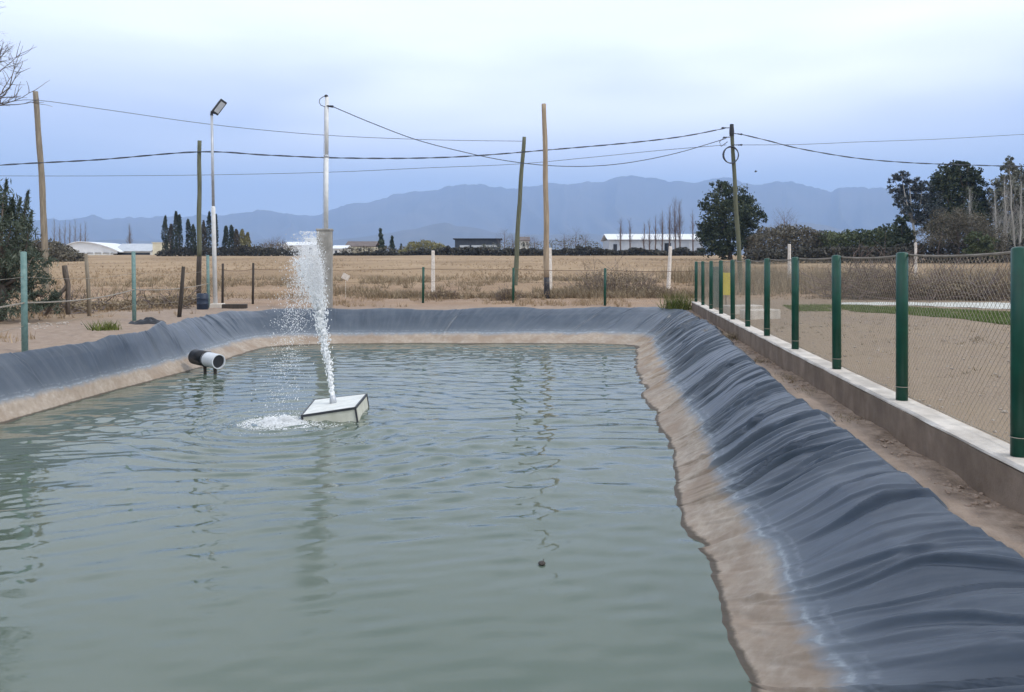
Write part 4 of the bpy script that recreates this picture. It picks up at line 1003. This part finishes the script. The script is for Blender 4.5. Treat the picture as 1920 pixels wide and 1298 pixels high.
# dark feathery bush by the left fence
YL = 24.5
lb = leafy_tree('feathery_bush', 'big dark feathery bush behind the first teal post', 'bush', -10, YL,
  [(6, 385, 14, 40), (-30, 400, 60, 70), (40, 425, 12, 50), (20, 455, 50, 50), (-40, 480, 80, 70), (52, 470, 9, 40), (60, 500, 40, 30), (20, 530, 60, 40), (75, 545, 34, 30), (-60, 540, 80, 60), (0, 575, 70, 30), (85, 570, 30, 26)], .095, 15000, M['olive'], None, .15, None, 190, .18, .8)
mb = MB(); rnd = random.Random(191)
for px, py, px1, py1 in ((8, 430, 12, 338), (30, 440, 38, 372), (40, 450, 52, 360), (48, 470, 60, 395), (20, 420, 24, 380), (-20, 430, -14, 330), (-50, 430, -46, 318)):
    a = Q(px, py, YL); b_ = Q(px1, py1, YL); mb.tube([a, a.lerp(b_, .5), b_], [.03, .02, .006], 5)
mb.build('stems', M['bark'], lb)
rng = np.random.default_rng(192); pts = []
for px, py, px1, py1 in ((8, 430, 12, 338), (30, 440, 38, 372), (40, 450, 53, 358), (48, 470, 60, 395), (20, 420, 24, 378), (-20, 430, -14, 330), (-50, 430, -46, 318)):
    a = np.array(Q(px, py, YL)); b_ = np.array(Q(px1, py1, YL)); u = rng.random(380); pts.append(a+(b_-a)*u[:, None]+rng.normal(size=(380, 3))*(.10*(1.1-u))[:, None])
poly_mesh('plume', quads(np.vstack(pts), .09, rng, .16, 1.4), 4, M['olive'], lb)
# leafless tree whose twigs reach into the frame at upper left
lt0 = Vector((-17.5, 21.5, 1.06)); ltree = thing('leafless_tree', 'tall leafless tree whose twigs hang into the sky above the feathery bush', 'tree', lt0)
mb = MB(); rnd = random.Random(200); mb.tube([lt0-Vector((0, 0, .3)), lt0+Vector((.1, 0, 2)), lt0+Vector((.3, 0, 4))], [.32, .26, .22], 10); mb.build('trunk', M['bark'], ltree, True)
mb = MB()
for k in range(9):
    a = k*.7; branchy(mb, lt0+Vector((.25, 0, 3.4+.1*k)), Vector((math.cos(a)*.7, math.sin(a)*.7, 1.1)), 2.2, .12, 4, rnd, .5, .22, 5, (3, 4))
for tgt in ((0, 20), (2, 92), (-12, -25), (-12, 118), (-6, 50), (-4, -5), (4, 70)):
    e_ = Q(tgt[0]-85, tgt[1]+40, 21.5); a = lt0+Vector((.3, 0, 4.0)); mb.tube([a, a.lerp(e_, .5)+Vector((0, 0, .5)), e_], [.12, .08, .05], 6)
    branchy(mb, e_, Q(tgt[0], tgt[1], 21.5)-e_, .62, .028, 4, rnd, .55, .12, 4, (3, 4), .2)
mb.build('crown', M['bark'], ltree)
rng = np.random.default_rng(201); pts = clump_pts((lt0.x-1.2, lt0.y, 7.2), (2.9, 2.6, 2.6), 3600, rng, .5); poly_mesh('leaf', quads(pts, .08, rng, .5), 4, M['bushgreen'], ltree)['kind'] = 'stuff'

# grasses
def blades(name, xs, ys, hmin, hmax, wd, per, mat, rng, lean=.35, zf=None):
    n = len(xs); X_ = np.repeat(xs, per)+rng.normal(size=n*per)*hmax*.16; Y_ = np.repeat(ys, per)+rng.normal(size=n*per)*hmax*.16
    h_ = rng.uniform(hmin, hmax, n*per); a = rng.uniform(0, 6.283, n*per); z = gz(X_, Y_)-.04
    ln = rng.normal(size=(n*per, 2))*lean*h_[:, None]; w_ = wd*rng.uniform(.6, 1.4, n*per)
    p0 = np.stack([X_-np.cos(a)*w_, Y_-np.sin(a)*w_, z], 1); p1 = np.stack([X_+np.cos(a)*w_, Y_+np.sin(a)*w_, z], 1)
    p2 = np.stack([X_+ln[:, 0], Y_+ln[:, 1], z+h_], 1)
    return np.stack([p0, p1, p2], 1).reshape(-1, 3)
rng = np.random.default_rng(210); V = []
def scatter(n, x0, x1, y0, y1, den=None):
    x = rng.uniform(x0, x1, n); y = rng.uniform(y0, y1, n)
    return x, y
# dry field: tufts thin out with distance
y = 37+ (rng.random(17000)**1.8)*110; x = rng.uniform(-.78, .78, len(y))*y
kp = fbm(x*.12, y*.08, 3, 230)+rng.normal(size=len(y))*.2 > .0; x, y = x[kp], y[kp]
o = poly_mesh('dry_grass', blades('g', x, y, .08, .30, .02, 7, M['drygrass'], rng), 3, M['drygrass']); tag(o, 'dry tan grass over the field beyond the pond', kind='stuff')
x = np.r_[rng.uniform(-26, -11.2, 2600), rng.uniform(-10, 5, 900)]; y = np.r_[rng.uniform(13, 37, 2600), rng.uniform(32.5, 37, 900)]
kp = (fbm(x*.5, y*.5, 3, 233) > .02); x, y = x[kp], y[kp]
o = poly_mesh('sparse_grass', blades('g', x, y, .06, .28, .012, 8, M['drygrass'], rng), 3, M['drygrass']); tag(o, 'sparse dry tufts on the bare dirt banks', kind='stuff')
x = rng.uniform(4, 20, 2600); y = rng.uniform(5, 36, 2600); kp = ((x-FA.x)*FN.x+(y-FA.y)*FN.y < -.4) & (fbm(x*.35, y*.35, 3, 238) > .12); x, y = x[kp], y[kp]
o = poly_mesh('yard_grass', blades('g', x, y, .03, .12, .010, 8, None, rng, .7), 3, M['deadweed']); tag(o, 'thin dead grass in patches over the yard', kind='stuff')
# dead weeds: brownish band behind wire fence and behind the yard
x = np.r_[rng.uniform(-7, 9, 1500), rng.uniform(-26, 10, 2600), rng.uniform(11, 50, 5200)]; y = np.r_[rng.uniform(37.5, 41, 1500), rng.uniform(37.5, 60, 2600), rng.uniform(40, 62, 5200)]
kp = (fbm(x*.35, y*.35, 3, 236) > -.05); x, y = x[kp], y[kp]
hs = np.where(x > 10, 1.0, .5)
va = blades('g', x[x > 10], y[x > 10], .45, 1.35, .02, 7, None, rng, .25); vb = blades('g', x[x <= 10], y[x <= 10], .15, .5, .018, 9, None, rng, .6)
o = poly_mesh('dead_weeds', np.vstack([va, vb]), 3, M['deadweed']); tag(o, 'tall dead weeds behind the yard and fence', kind='stuff')
# green grass strip in the yard
def inpoly(x, y, poly):
    ins = np.zeros(len(x), bool); n = len(poly)
    for i in range(n):
        x1, y1 = poly[i]; x2, y2 = poly[(i+1) % n]
        ins ^= ((y1 > y) != (y2 > y)) & (x < (x2-x1)*(y-y1)/((y2-y1) or 1e-9)+x1)
    return ins
GP = [PG(*p)[:2] for p in ((1470, 574), (1560, 573), (1700, 577), (1960, 590), (2100, 596), (2100, 628), (1960, 617), (1880, 609), (1790, 598), (1690, 590), (1590, 585), (1490, 584))]
gx0, gx1 = min(p[0] for p in GP), max(p[0] for p in GP); gy0, gy1 = min(p[1] for p in GP), max(p[1] for p in GP)
x = rng.uniform(gx0, gx1, 26000); y = rng.uniform(gy0, gy1, 26000); kp = inpoly(x, y, GP) & (fbm(x*.8, y*.8, 3, 240) > -.45); x, y = x[kp], y[kp]
o = poly_mesh('green_grass', blades('g', x, y, .05, .16, .012, 7, None, rng, .5), 3, M['grass']); tag(o, 'strip of short green grass in the yard', kind='stuff')
WP = [PG(*p) for p in ((1560, 572.5), (1600, 569), (1700, 568.5), (1880, 568.5), (2100, 569), (2100, 588), (1960, 583), (1880, 580), (1790, 576.5), (1700, 573.5), (1620, 573))]
mb = MB(); n1 = 120
top = WP[1:5]; bot = [WP[0]]+WP[:4:-1]
def along(pl, u):
    d = [0]
    for a, b_ in zip(pl[:-1], pl[1:]): d.append(d[-1]+(b_-a).length)
    t = u*d[-1]
    for i in range(len(pl)-1):
        if t <= d[i+1] or i == len(pl)-2: return pl[i].lerp(pl[i+1], (t-d[i])/max(1e-6, d[i+1]-d[i]))
vs = []; m_ = 10
for i in range(n1):
    a, b_ = along(top, i/(n1-1)), along(bot, i/(n1-1))
    for j in range(m_):
        p = a.lerp(b_, j/(m_-1)); edge_ = 1-abs(j/(m_-1)*2-1)
        vs.append((p.x, p.y, G1(p.x, p.y)+.02+.06*edge_+.03*float(fbm(np.array([p.x*3]), np.array([p.y*3]), 3, 245)[0])))
mb.add(vs, [(i*m_+j, i*m_+j+1, (i+1)*m_+j+1, (i+1)*m_+j) for i in range(n1-1) for j in range(m_-1)])
tag(mb.build('gravel_path', M['gravel'], None, True), kind='structure')

# brush pile, shrubs, weeds
def twig_heap(name, label, cat, px, Y, lx, ly, hz, n, mat, seed, group=None, leafm=None, upright=False):
    b0 = base_at(px, Y); t = thing(name, label, cat, b0, group); rnd = random.Random(seed); mb = MB()
    for k in range(n):
        a = rnd.uniform(0, 6.283); rr2 = rnd.random()**.6; p = b0+Vector((math.cos(a)*rr2*lx, math.sin(a)*rr2*ly, rnd.random()*hz*(1-rr2*.7)))
        if upright: p.z = b0.z; d = Vector((math.cos(a)*rr2*.8, math.sin(a)*rr2*.8, 1)); ln = hz*rnd.uniform(.5, 1.0)*(1-.4*rr2)
        else: d = Vector((rnd.gauss(0, 1), rnd.gauss(0, 1), rnd.gauss(.1, .45))); ln = rnd.uniform(.4, 1.3)*hz
        d.normalize(); branchy(mb, p, d, ln, rnd.uniform(.008, .022) if upright else rnd.uniform(.014, .034), 1 if not upright else 2, rnd, .5, .1, 3, (1, 3))
    mb.build('twigs', mat, t)
    if leafm:
        rng_ = np.random.default_rng(seed); m2 = n*26; c_ = clump_pts((b0.x, b0.y, b0.z+hz*.4), (lx, ly, hz*.6), m2, rng_, .5); c_[:, 2] = np.maximum(c_[:, 2], b0.z)
        o = poly_mesh('leaves', quads(c_, .06, rng_, .35, .4), 4, leafm, t)
    return t
twig_heap('brush_pile', 'pile of cut grey branches behind the white gravel path', 'brush pile', 1640, 37.6, 2.3, 1.3, 1.5, 260, M['twigred'], 250, 'brush piles behind the gravel path', M['deadweed'])
twig_heap('brush_pile', 'smaller heap of cut branches between the last two near fence posts', 'brush pile', 1770, 37.0, 2.6, 1.2, 1.15, 220, M['twigred'], 251, 'brush piles behind the gravel path', M['deadweed'])
twig_heap('brush_pile', 'low brush heap seen beside the nearest fence post', 'brush pile', 1868, 36.8, 2.4, 1.2, .95, 180, M['twig'], 252, 'brush piles behind the gravel path', M['deadweed'])
twig_heap('dry_shrub', 'grey dry shrub behind the third green back fence post', 'shrub', 1150, 40.5, 2.1, 1.3, 1.35, 120, M['twig'], 253, None, M['deadweed'], True)
twig_heap('dry_shrub', 'low reddish dry shrub left of the green weed clump', 'shrub', 1215, 39, 1.2, .9, .6, 70, M['twigred'], 254, None, M['deadweed'], True)
twig_heap('dry_shrub', 'low brown dry shrub by the leftmost whitewashed post', 'shrub', 832, 37.5, .8, .6, .4, 50, M['twigred'], 255, None, M['deadweed'], True)
twig_heap('dry_shrub', 'low brown dry shrub at the foot of the leaning greenish pole', 'shrub', 952, 36.2, .5, .4, .55, 40, M['twig'], 256, None, M['deadweed'], True)
for i, (px, Y, lx, hz) in enumerate(((110, 29, 1.6, .5), (200, 31, 1.8, .45), (290, 32, 1.5, .5), (345, 34, 1.1, .4))):
    twig_heap('dead_brush', 'low tangle of dead brush behind the teal posts', 'brush', px, Y, lx, .8, hz, 60, M['twig'], 257+i, 'dead brush behind the teal posts', M['deadweed'])
def weed(label, px, Y, lx, ly, hmax, n, mat, seed, name='weed_clump', px_is_x=None):
    b0 = base_at(px, Y); rng_ = np.random.default_rng(seed); a = rng_.random(n)*6.283; r1 = rng_.random(n)**.7
    x = b0.x+np.cos(a)*r1*lx; y = b0.y+np.sin(a)*r1*ly
    v = blades('w', x, y, hmax*.12, hmax, .016, 5, None, rng_, .5)
    return tag(poly_mesh(name, v, 3, mat), label, 'weeds')
weed('green and yellow weed clump at the far corner of the right fence', 1272, 31.0, .55, .4, .8, 120, M['weed'], 270)
weed('small yellowish weed tuft on the left bank by the fold in the liner', 198, 21.4, .36, .3, .36, 55, M['weed'], 271)
# brown dried weeds along the foot of the kerb wall
for i, (s, off, hz) in enumerate(((11.6, .26, .26), (9.4, .42, .12), (16.0, .34, .10), (18.2, .30, .12), (19.6, .34, .10), (21.5, .3, .10))):
    p = fence_pt(s, 1.04, off); rng_ = np.random.default_rng(280+i); n = 60; x = p.x+rng_.normal(size=n)*.07; y = p.y+rng_.normal(size=n)*.16
    tag(poly_mesh('dried_weed', blades('w', x, y, hz*.4, hz, .008, 4, None, rng_, .8), 3, M['deadweed']), 'tuft of brown dried weeds at the foot of the low concrete wall', 'weeds', 'dried weeds along the concrete wall')
# stones and clods
rnd = random.Random(300)
def clod_field(n, fx, name, mat, rr_):
    mb = MB()
    for k in range(n):
        x, y = fx(); r1 = rnd.uniform(*rr_); c_ = Vector((x, y, G1(x, y)+r1*.2)); vs, fs = ICO[1]
        st = (rnd.uniform(.7, 1.4), rnd.uniform(.7, 1.4), rnd.uniform(.4, .8))
        mb.add([c_+Vector((v[0]*st[0], v[1]*st[1], v[2]*st[2]))*r1*rnd.uniform(.8, 1.2) for v in vs], fs)
    return mb.build(name, mat)
def fx1():
    s = rnd.uniform(-1, FL+4); p = fence_pt(s, 0, rnd.uniform(.15, .40)); return p.x, p.y
tag(clod_field(900, fx1, 'dirt_clods', simple('dirt clod', (.25, .18, .135), (.42, .32, .25), 9, .95), (.006, .022)), 'loose dirt clods along the concrete wall', kind='stuff')
def fx2():
    p = base_at(rnd.gauss(90, 30), rnd.uniform(21.5, 24)); return p.x, p.y
tag(clod_field(60, fx2, 'pale_stones', simple('pale stone', (.30, .25, .21), (.52, .46, .40), 9, .95), (.015, .055)), 'scattered pale stones in front of the feathery bush', kind='stuff')
def fx3():
    x = rnd.uniform(4.5, 14); y = rnd.uniform(6, 30); return (x, y) if (x-FA.x)*FN.x+(y-FA.y)*FN.y < -.3 else (x+5, y)
tag(clod_field(1500, fx3, 'yard_pebbles', simple('pebble', (.22, .18, .15), (.50, .44, .38), 9, .95), (.008, .03)), 'pebbles strewn over the yard', kind='stuff')

# ------------------------------------------------------------------ far buildings
def bld(name, label, px0, px1, Y, ytop, wallmat, depth=8, group=None):
    a, b_ = base_at(px0, Y), base_at(px1, Y); zt = Q(px0, ytop, Y).z; t = thing(name, label, 'building', (a+b_)/2, group)
    mb = MB(); z0 = a.z-.3; mb.box(((a.x+b_.x)/2, Y+depth/2, (z0+zt)/2), (b_.x-a.x, depth, zt-z0)); mb.build('wall', wallmat, t); return t, a, b_, zt
def gable(t, a, b_, zt, Y, depth, rise, mat, over=.3, along='x'):
    mb = MB(); x0, x1 = a.x-over, b_.x+over; y0, y1 = Y-over, Y+depth+over; ym = (y0+y1)/2; th = .15; e0 = zt+.02
    prof = [(y0, e0), (ym, e0+rise), (y1, e0)]; vs = [(x, y, z+k) for x in (x0, x1) for k in (0, th) for y, z in prof]
    mb.add(vs, [(3, 4, 10, 9), (4, 5, 11, 10), (0, 6, 7, 1), (1, 7, 8, 2), (0, 3, 9, 6), (2, 8, 11, 5), (0, 1, 4, 3), (1, 2, 5, 4), (6, 9, 10, 7), (7, 10, 11, 8)]); return mb.build('roof', mat, t)
def openings(t, Y, lst, mat, name='window', frame=None):
    for (x0, x1, y0, y1) in lst:
        p0, p1 = Q(x0, y0, Y-.05), Q(x1, y1, Y-.05); mb = MB(); mb.box((p0+p1)/2, (abs(p1.x-p0.x), .08, abs(p0.z-p1.z))); mb.build(name, mat, t)
YB = 212
t, a, b_, zt = bld('arched_shed', 'white shed with a curved sheet roof left of the cypress row', 140, 212, YB, 474, M['wallw'], 14)
mb = MB(); x0, x1 = Q(108, 470, YB).x, Q(226, 470, YB).x; e0 = zt; vs = []; nn = 22; rise = Q(160, 455, YB).z-zt
for i in range(nn):
    u = i/(nn-1); x = x0+(x1-x0)*u; z = e0+.1+rise*(1-(abs(u-.36)/(.36 if u < .36 else .64))**1.9)
    for y, k in ((YB-.5, 0), (YB-.5, .2), (YB+14.5, .2), (YB+14.5, 0)): vs.append((x, y, z+k))
wv = []; wf = []
for i in range(nn):
    u = i/(nn-1)*.9+.05; x = x0+(x1-x0)*u; z = e0+.1+rise*(1-(abs(u-.36)/(.36 if u < .36 else .64))**1.9)
    for y in (YB, YB): wv += [(x, y, e0-.2), (x, y, z)]
wf = [(i*4, (i+1)*4, (i+1)*4+1, i*4+1) for i in range(nn-1)]
mw = MB(); mw.add(wv, wf); mw.build('end_wall', M['roofw'], t)
mb.add(vs, [(i*4+j, (i+1)*4+j, (i+1)*4+(j+1) % 4, i*4+(j+1) % 4) for i in range(nn-1) for j in range(4)]+[(0, 1, 2, 3), tuple((nn-1)*4+j for j in (3, 2, 1, 0))]); mb.build('roof', M['roofw'], t)
for i in range(5):
    mb = MB(); p = Q(146+i*15, 474, YB-.1); mb.box((p.x, YB-.1, (zt+a.z)/2), (.35, .2, zt-a.z)); mb.build('column', M['white'], t)
t, a, b_, zt = bld('open_shed', 'grey roofed open fronted shed beside the arched white shed', 214, 282, YB+2, 472, M['wallw'], 10)
openings(t, YB+2, [(215, 281, 474, 489)], M['open'], 'opening')  # dark panel stands in for the shade inside the open front
gable(t, a, b_, zt, YB+2, 10, (Q(0, 457, YB).z-zt)*1.0, M['roofg'])
t, a, b_, zt = bld('cream_block', 'small cream flat topped block at the left end of the cypress row', 286, 305, YB-4, 456, M['wallc'], 5)
mb = MB(); mb.box(((a.x+b_.x)/2, YB-4+2.5, zt+.1), (b_.x-a.x+.3, 5.3, .2)); mb.build('roof', M['wallc'], t)
openings(t, YB-4, [(290, 294, 476, 486)], M['open'], 'door')
t, a, b_, zt = bld('white_house', 'low white house partly behind the fountain spray', 531, 588, 214, 461, M['white'], 9)
gable(t, a, b_, zt, 214, 9, 1.0, M['roofw']); openings(t, 214, [(538, 543, 465, 471), (580, 585, 465, 478)], M['open'])
t, a, b_, zt = bld('white_house', 'taller white box shaped house just left of the concrete pillar', 572, 592, 222, 448, M['white'], 8)
mb = MB(); mb.box(((a.x+b_.x)/2, 226, zt+.12), (b_.x-a.x+.5, 8.5, .24)); mb.build('roof', M['roofw'], t); openings(t, 222, [(577, 582, 452, 458)], M['open'])
t, a, b_, zt = bld('white_house', 'low white house just right of the concrete pillar', 622, 648, 214, 467, M['white'], 8)
gable(t, a, b_, zt, 214, 8, .9, M['roofw']); openings(t, 214, [(628, 632, 470, 475)], M['open'])
t, a, b_, zt = bld('tan_house', 'tan house with brown roof left of the dark conifers', 648, 702, 222, 463, M['wallc'], 9)
gable(t, a, b_, zt, 222, 9, 1.5, M['tile']); openings(t, 222, [(655, 661, 466, 472), (672, 678, 466, 472), (690, 694, 466, 478)], M['open'])
t, a, b_, zt = bld('dark_house', 'long dark house with pale window band beyond the hedge', 853, 938, 210, 449, M['walld'], 9)
mb = MB(); mb.box(((a.x+b_.x)/2, 214.5, zt+.12), (b_.x-a.x+1, 10, .25)); mb.build('roof', M['open'], t)
openings(t, 210, [(862, 880, 460, 464), (884, 905, 460, 464), (909, 932, 459.5, 463.5)], M['roofg'])
t, a, b_, zt = bld('small_house', 'small pale house between the two central poles', 975, 992, 216, 452, M['wallw'], 7)
gable(t, a, b_, zt, 216, 7, 1.1, M['tile']); openings(t, 216, [(980, 984, 456, 462)], M['open'])
t, a, b_, zt = bld('long_white_shed', 'long pale shed with white roof behind the leafless poplars', 1142, 1318, 236, 450, M['wallg'], 16)
gable(t, a, b_, zt, 236, 16, (Q(0, 438, 236).z-zt), M['roofw'], .6)
openings(t, 236, [(1160+i*22, 1162+i*22, 451, 470) for i in range(7)], M['roofg'], 'wall_seam')
openings(t, 236, [(1150, 1157, 458, 472), (1246, 1258, 456, 472)], M['open'], 'door')

# ------------------------------------------------------------------ air, sky, sun, camera

hz = bpy.data.materials.new('air'); hz.use_nodes = True; nt = hz.node_tree; nt.nodes.clear()
out = nt.nodes.new('ShaderNodeOutputMaterial'); pv = nt.nodes.new('ShaderNodeVolumePrincipled')
pv.inputs['Color'].default_value = (.42, .61, .94, 1); pv.inputs['Density'].default_value = HAZE_D = .00016
nt.links.new(pv.outputs[0], out.inputs['Volume'])
MB_h = MB(); zlo, zhi = -4.0, 1250.0; xh = 17500; y0, y1 = -400, 12600
MB_h.box((0, (y0+y1)/2, (zlo+zhi)/2), (2*xh, y1-y0, zhi-zlo)); tag(MB_h.build('haze', hz), kind='stuff')

w_ = bpy.data.worlds.new('World'); sc.world = w_; w_.use_nodes = True; nt = w_.node_tree; L = nt.links
bg = nt.nodes['Background']; bg.inputs['Strength'].default_value = .1
sky = nt.nodes.new('ShaderNodeTexSky'); sky.sky_type = 'NISHITA'; sky.sun_disc = False
SUN_EL, SUN_AZ = 46, 112
sky.sun_elevation = R(SUN_EL); sky.sun_rotation = R(SUN_AZ); sky.air_density = 1; sky.dust_density = 2
tc_ = nt.nodes.new('ShaderNodeTexCoord'); sx = nt.nodes.new('ShaderNodeSeparateXYZ'); L.new(tc_.outputs['Generated'], sx.inputs[0])
mp = nt.nodes.new('ShaderNodeMapping'); mp.inputs['Scale'].default_value = (1, 1, 4.5); L.new(tc_.outputs['Generated'], mp.inputs['Vector'])
n1 = noise(nt, 2.2, 6, .55, mp.outputs['Vector']); n2 = noise(nt, 1.1, 3, .5, mp.outputs['Vector'])
ad = nt.nodes.new('ShaderNodeMath'); ad.operation = 'MULTIPLY_ADD'; ad.inputs[1].default_value = .17; L.new(n1.outputs['Fac'], ad.inputs[0]); L.new(sx.outputs['Z'], ad.inputs[2])
sb = nt.nodes.new('ShaderNodeMath'); sb.operation = 'SUBTRACT'; sb.inputs[1].default_value = .085; L.new(ad.outputs[0], sb.inputs[0])
cr = ramp(nt, [(0, (.88, 1.0, 1.15)), (.055, (.78, .91, 1.12)), (.105, (.70, .83, 1.08)), (.16, (.86, .94, 1.16)), (.215, (1.06, 1.12, 1.28)), (.28, (1.34, 1.40, 1.47)), (.42, (1.15, 1.22, 1.3)), (.6, (.70, .78, .90)), (1, (.45, .53, .64))])
L.new(sb.outputs[0], cr.inputs['Fac'])
# broad cloud patches, brighter and warmer
cl = ramp(nt, [(.45, 0), (.62, .7)]); L.new(n2.outputs['Fac'], cl.inputs['Fac'])
zz = ramp(nt, [(.10, 0), (.20, 1)]); L.new(sx.outputs['Z'], zz.inputs['Fac'])
mm = nt.nodes.new('ShaderNodeMath'); mm.operation = 'MULTIPLY'; L.new(cl.outputs['Color'], mm.inputs[0]); L.new(zz.outputs['Color'], mm.inputs[1])
c2 = mixc(nt, mm.outputs[0], cr.outputs['Color'], (1.75, 1.75, 1.78))
sc10 = nt.nodes.new('ShaderNodeVectorMath'); sc10.operation = 'SCALE'; sc10.inputs['Scale'].default_value = 10.0; L.new(c2, sc10.inputs[0])
cov = mixc(nt, .93, sky.outputs['Color'], sc10.outputs['Vector'])
L.new(cov, bg.inputs['Color'])
sun = bpy.data.lights.new('sun', 'SUN'); sun.energy = 1.7; sun.angle = R(12); sun.color = (1, .95, .88)
so = bpy.data.objects.new('sun', sun); C.objects.link(so)
sd = Vector((math.sin(R(SUN_AZ))*math.cos(R(SUN_EL)), math.cos(R(SUN_AZ))*math.cos(R(SUN_EL)), math.sin(R(SUN_EL))))
so.rotation_euler = sd.to_track_quat('Z', 'Y').to_euler()

cam = bpy.data.cameras.new('camera'); co_ = bpy.data.objects.new('camera', cam); C.objects.link(co_)
cam.sensor_width = 36; cam.lens = 36*FOC/1920; cam.clip_start = .1; cam.clip_end = 60000
co_.location = (0, 0, EYE); co_.rotation_euler = (math.pi/2, 0, 0); cam.shift_y = -(649-HORIZON)/1920; sc.camera = co_
sc.view_settings.view_transform = 'Standard'; sc.view_settings.look = 'None'; sc.view_settings.exposure = 0.25; sc.view_settings.gamma = 1
sc.cycles.use_denoising = True; sc.cycles.max_bounces = 6; sc.cycles.volume_bounces = 3; sc.cycles.transparent_max_bounces = 6
sc.cycles.use_adaptive_sampling = True; sc.cycles.adaptive_threshold = .015
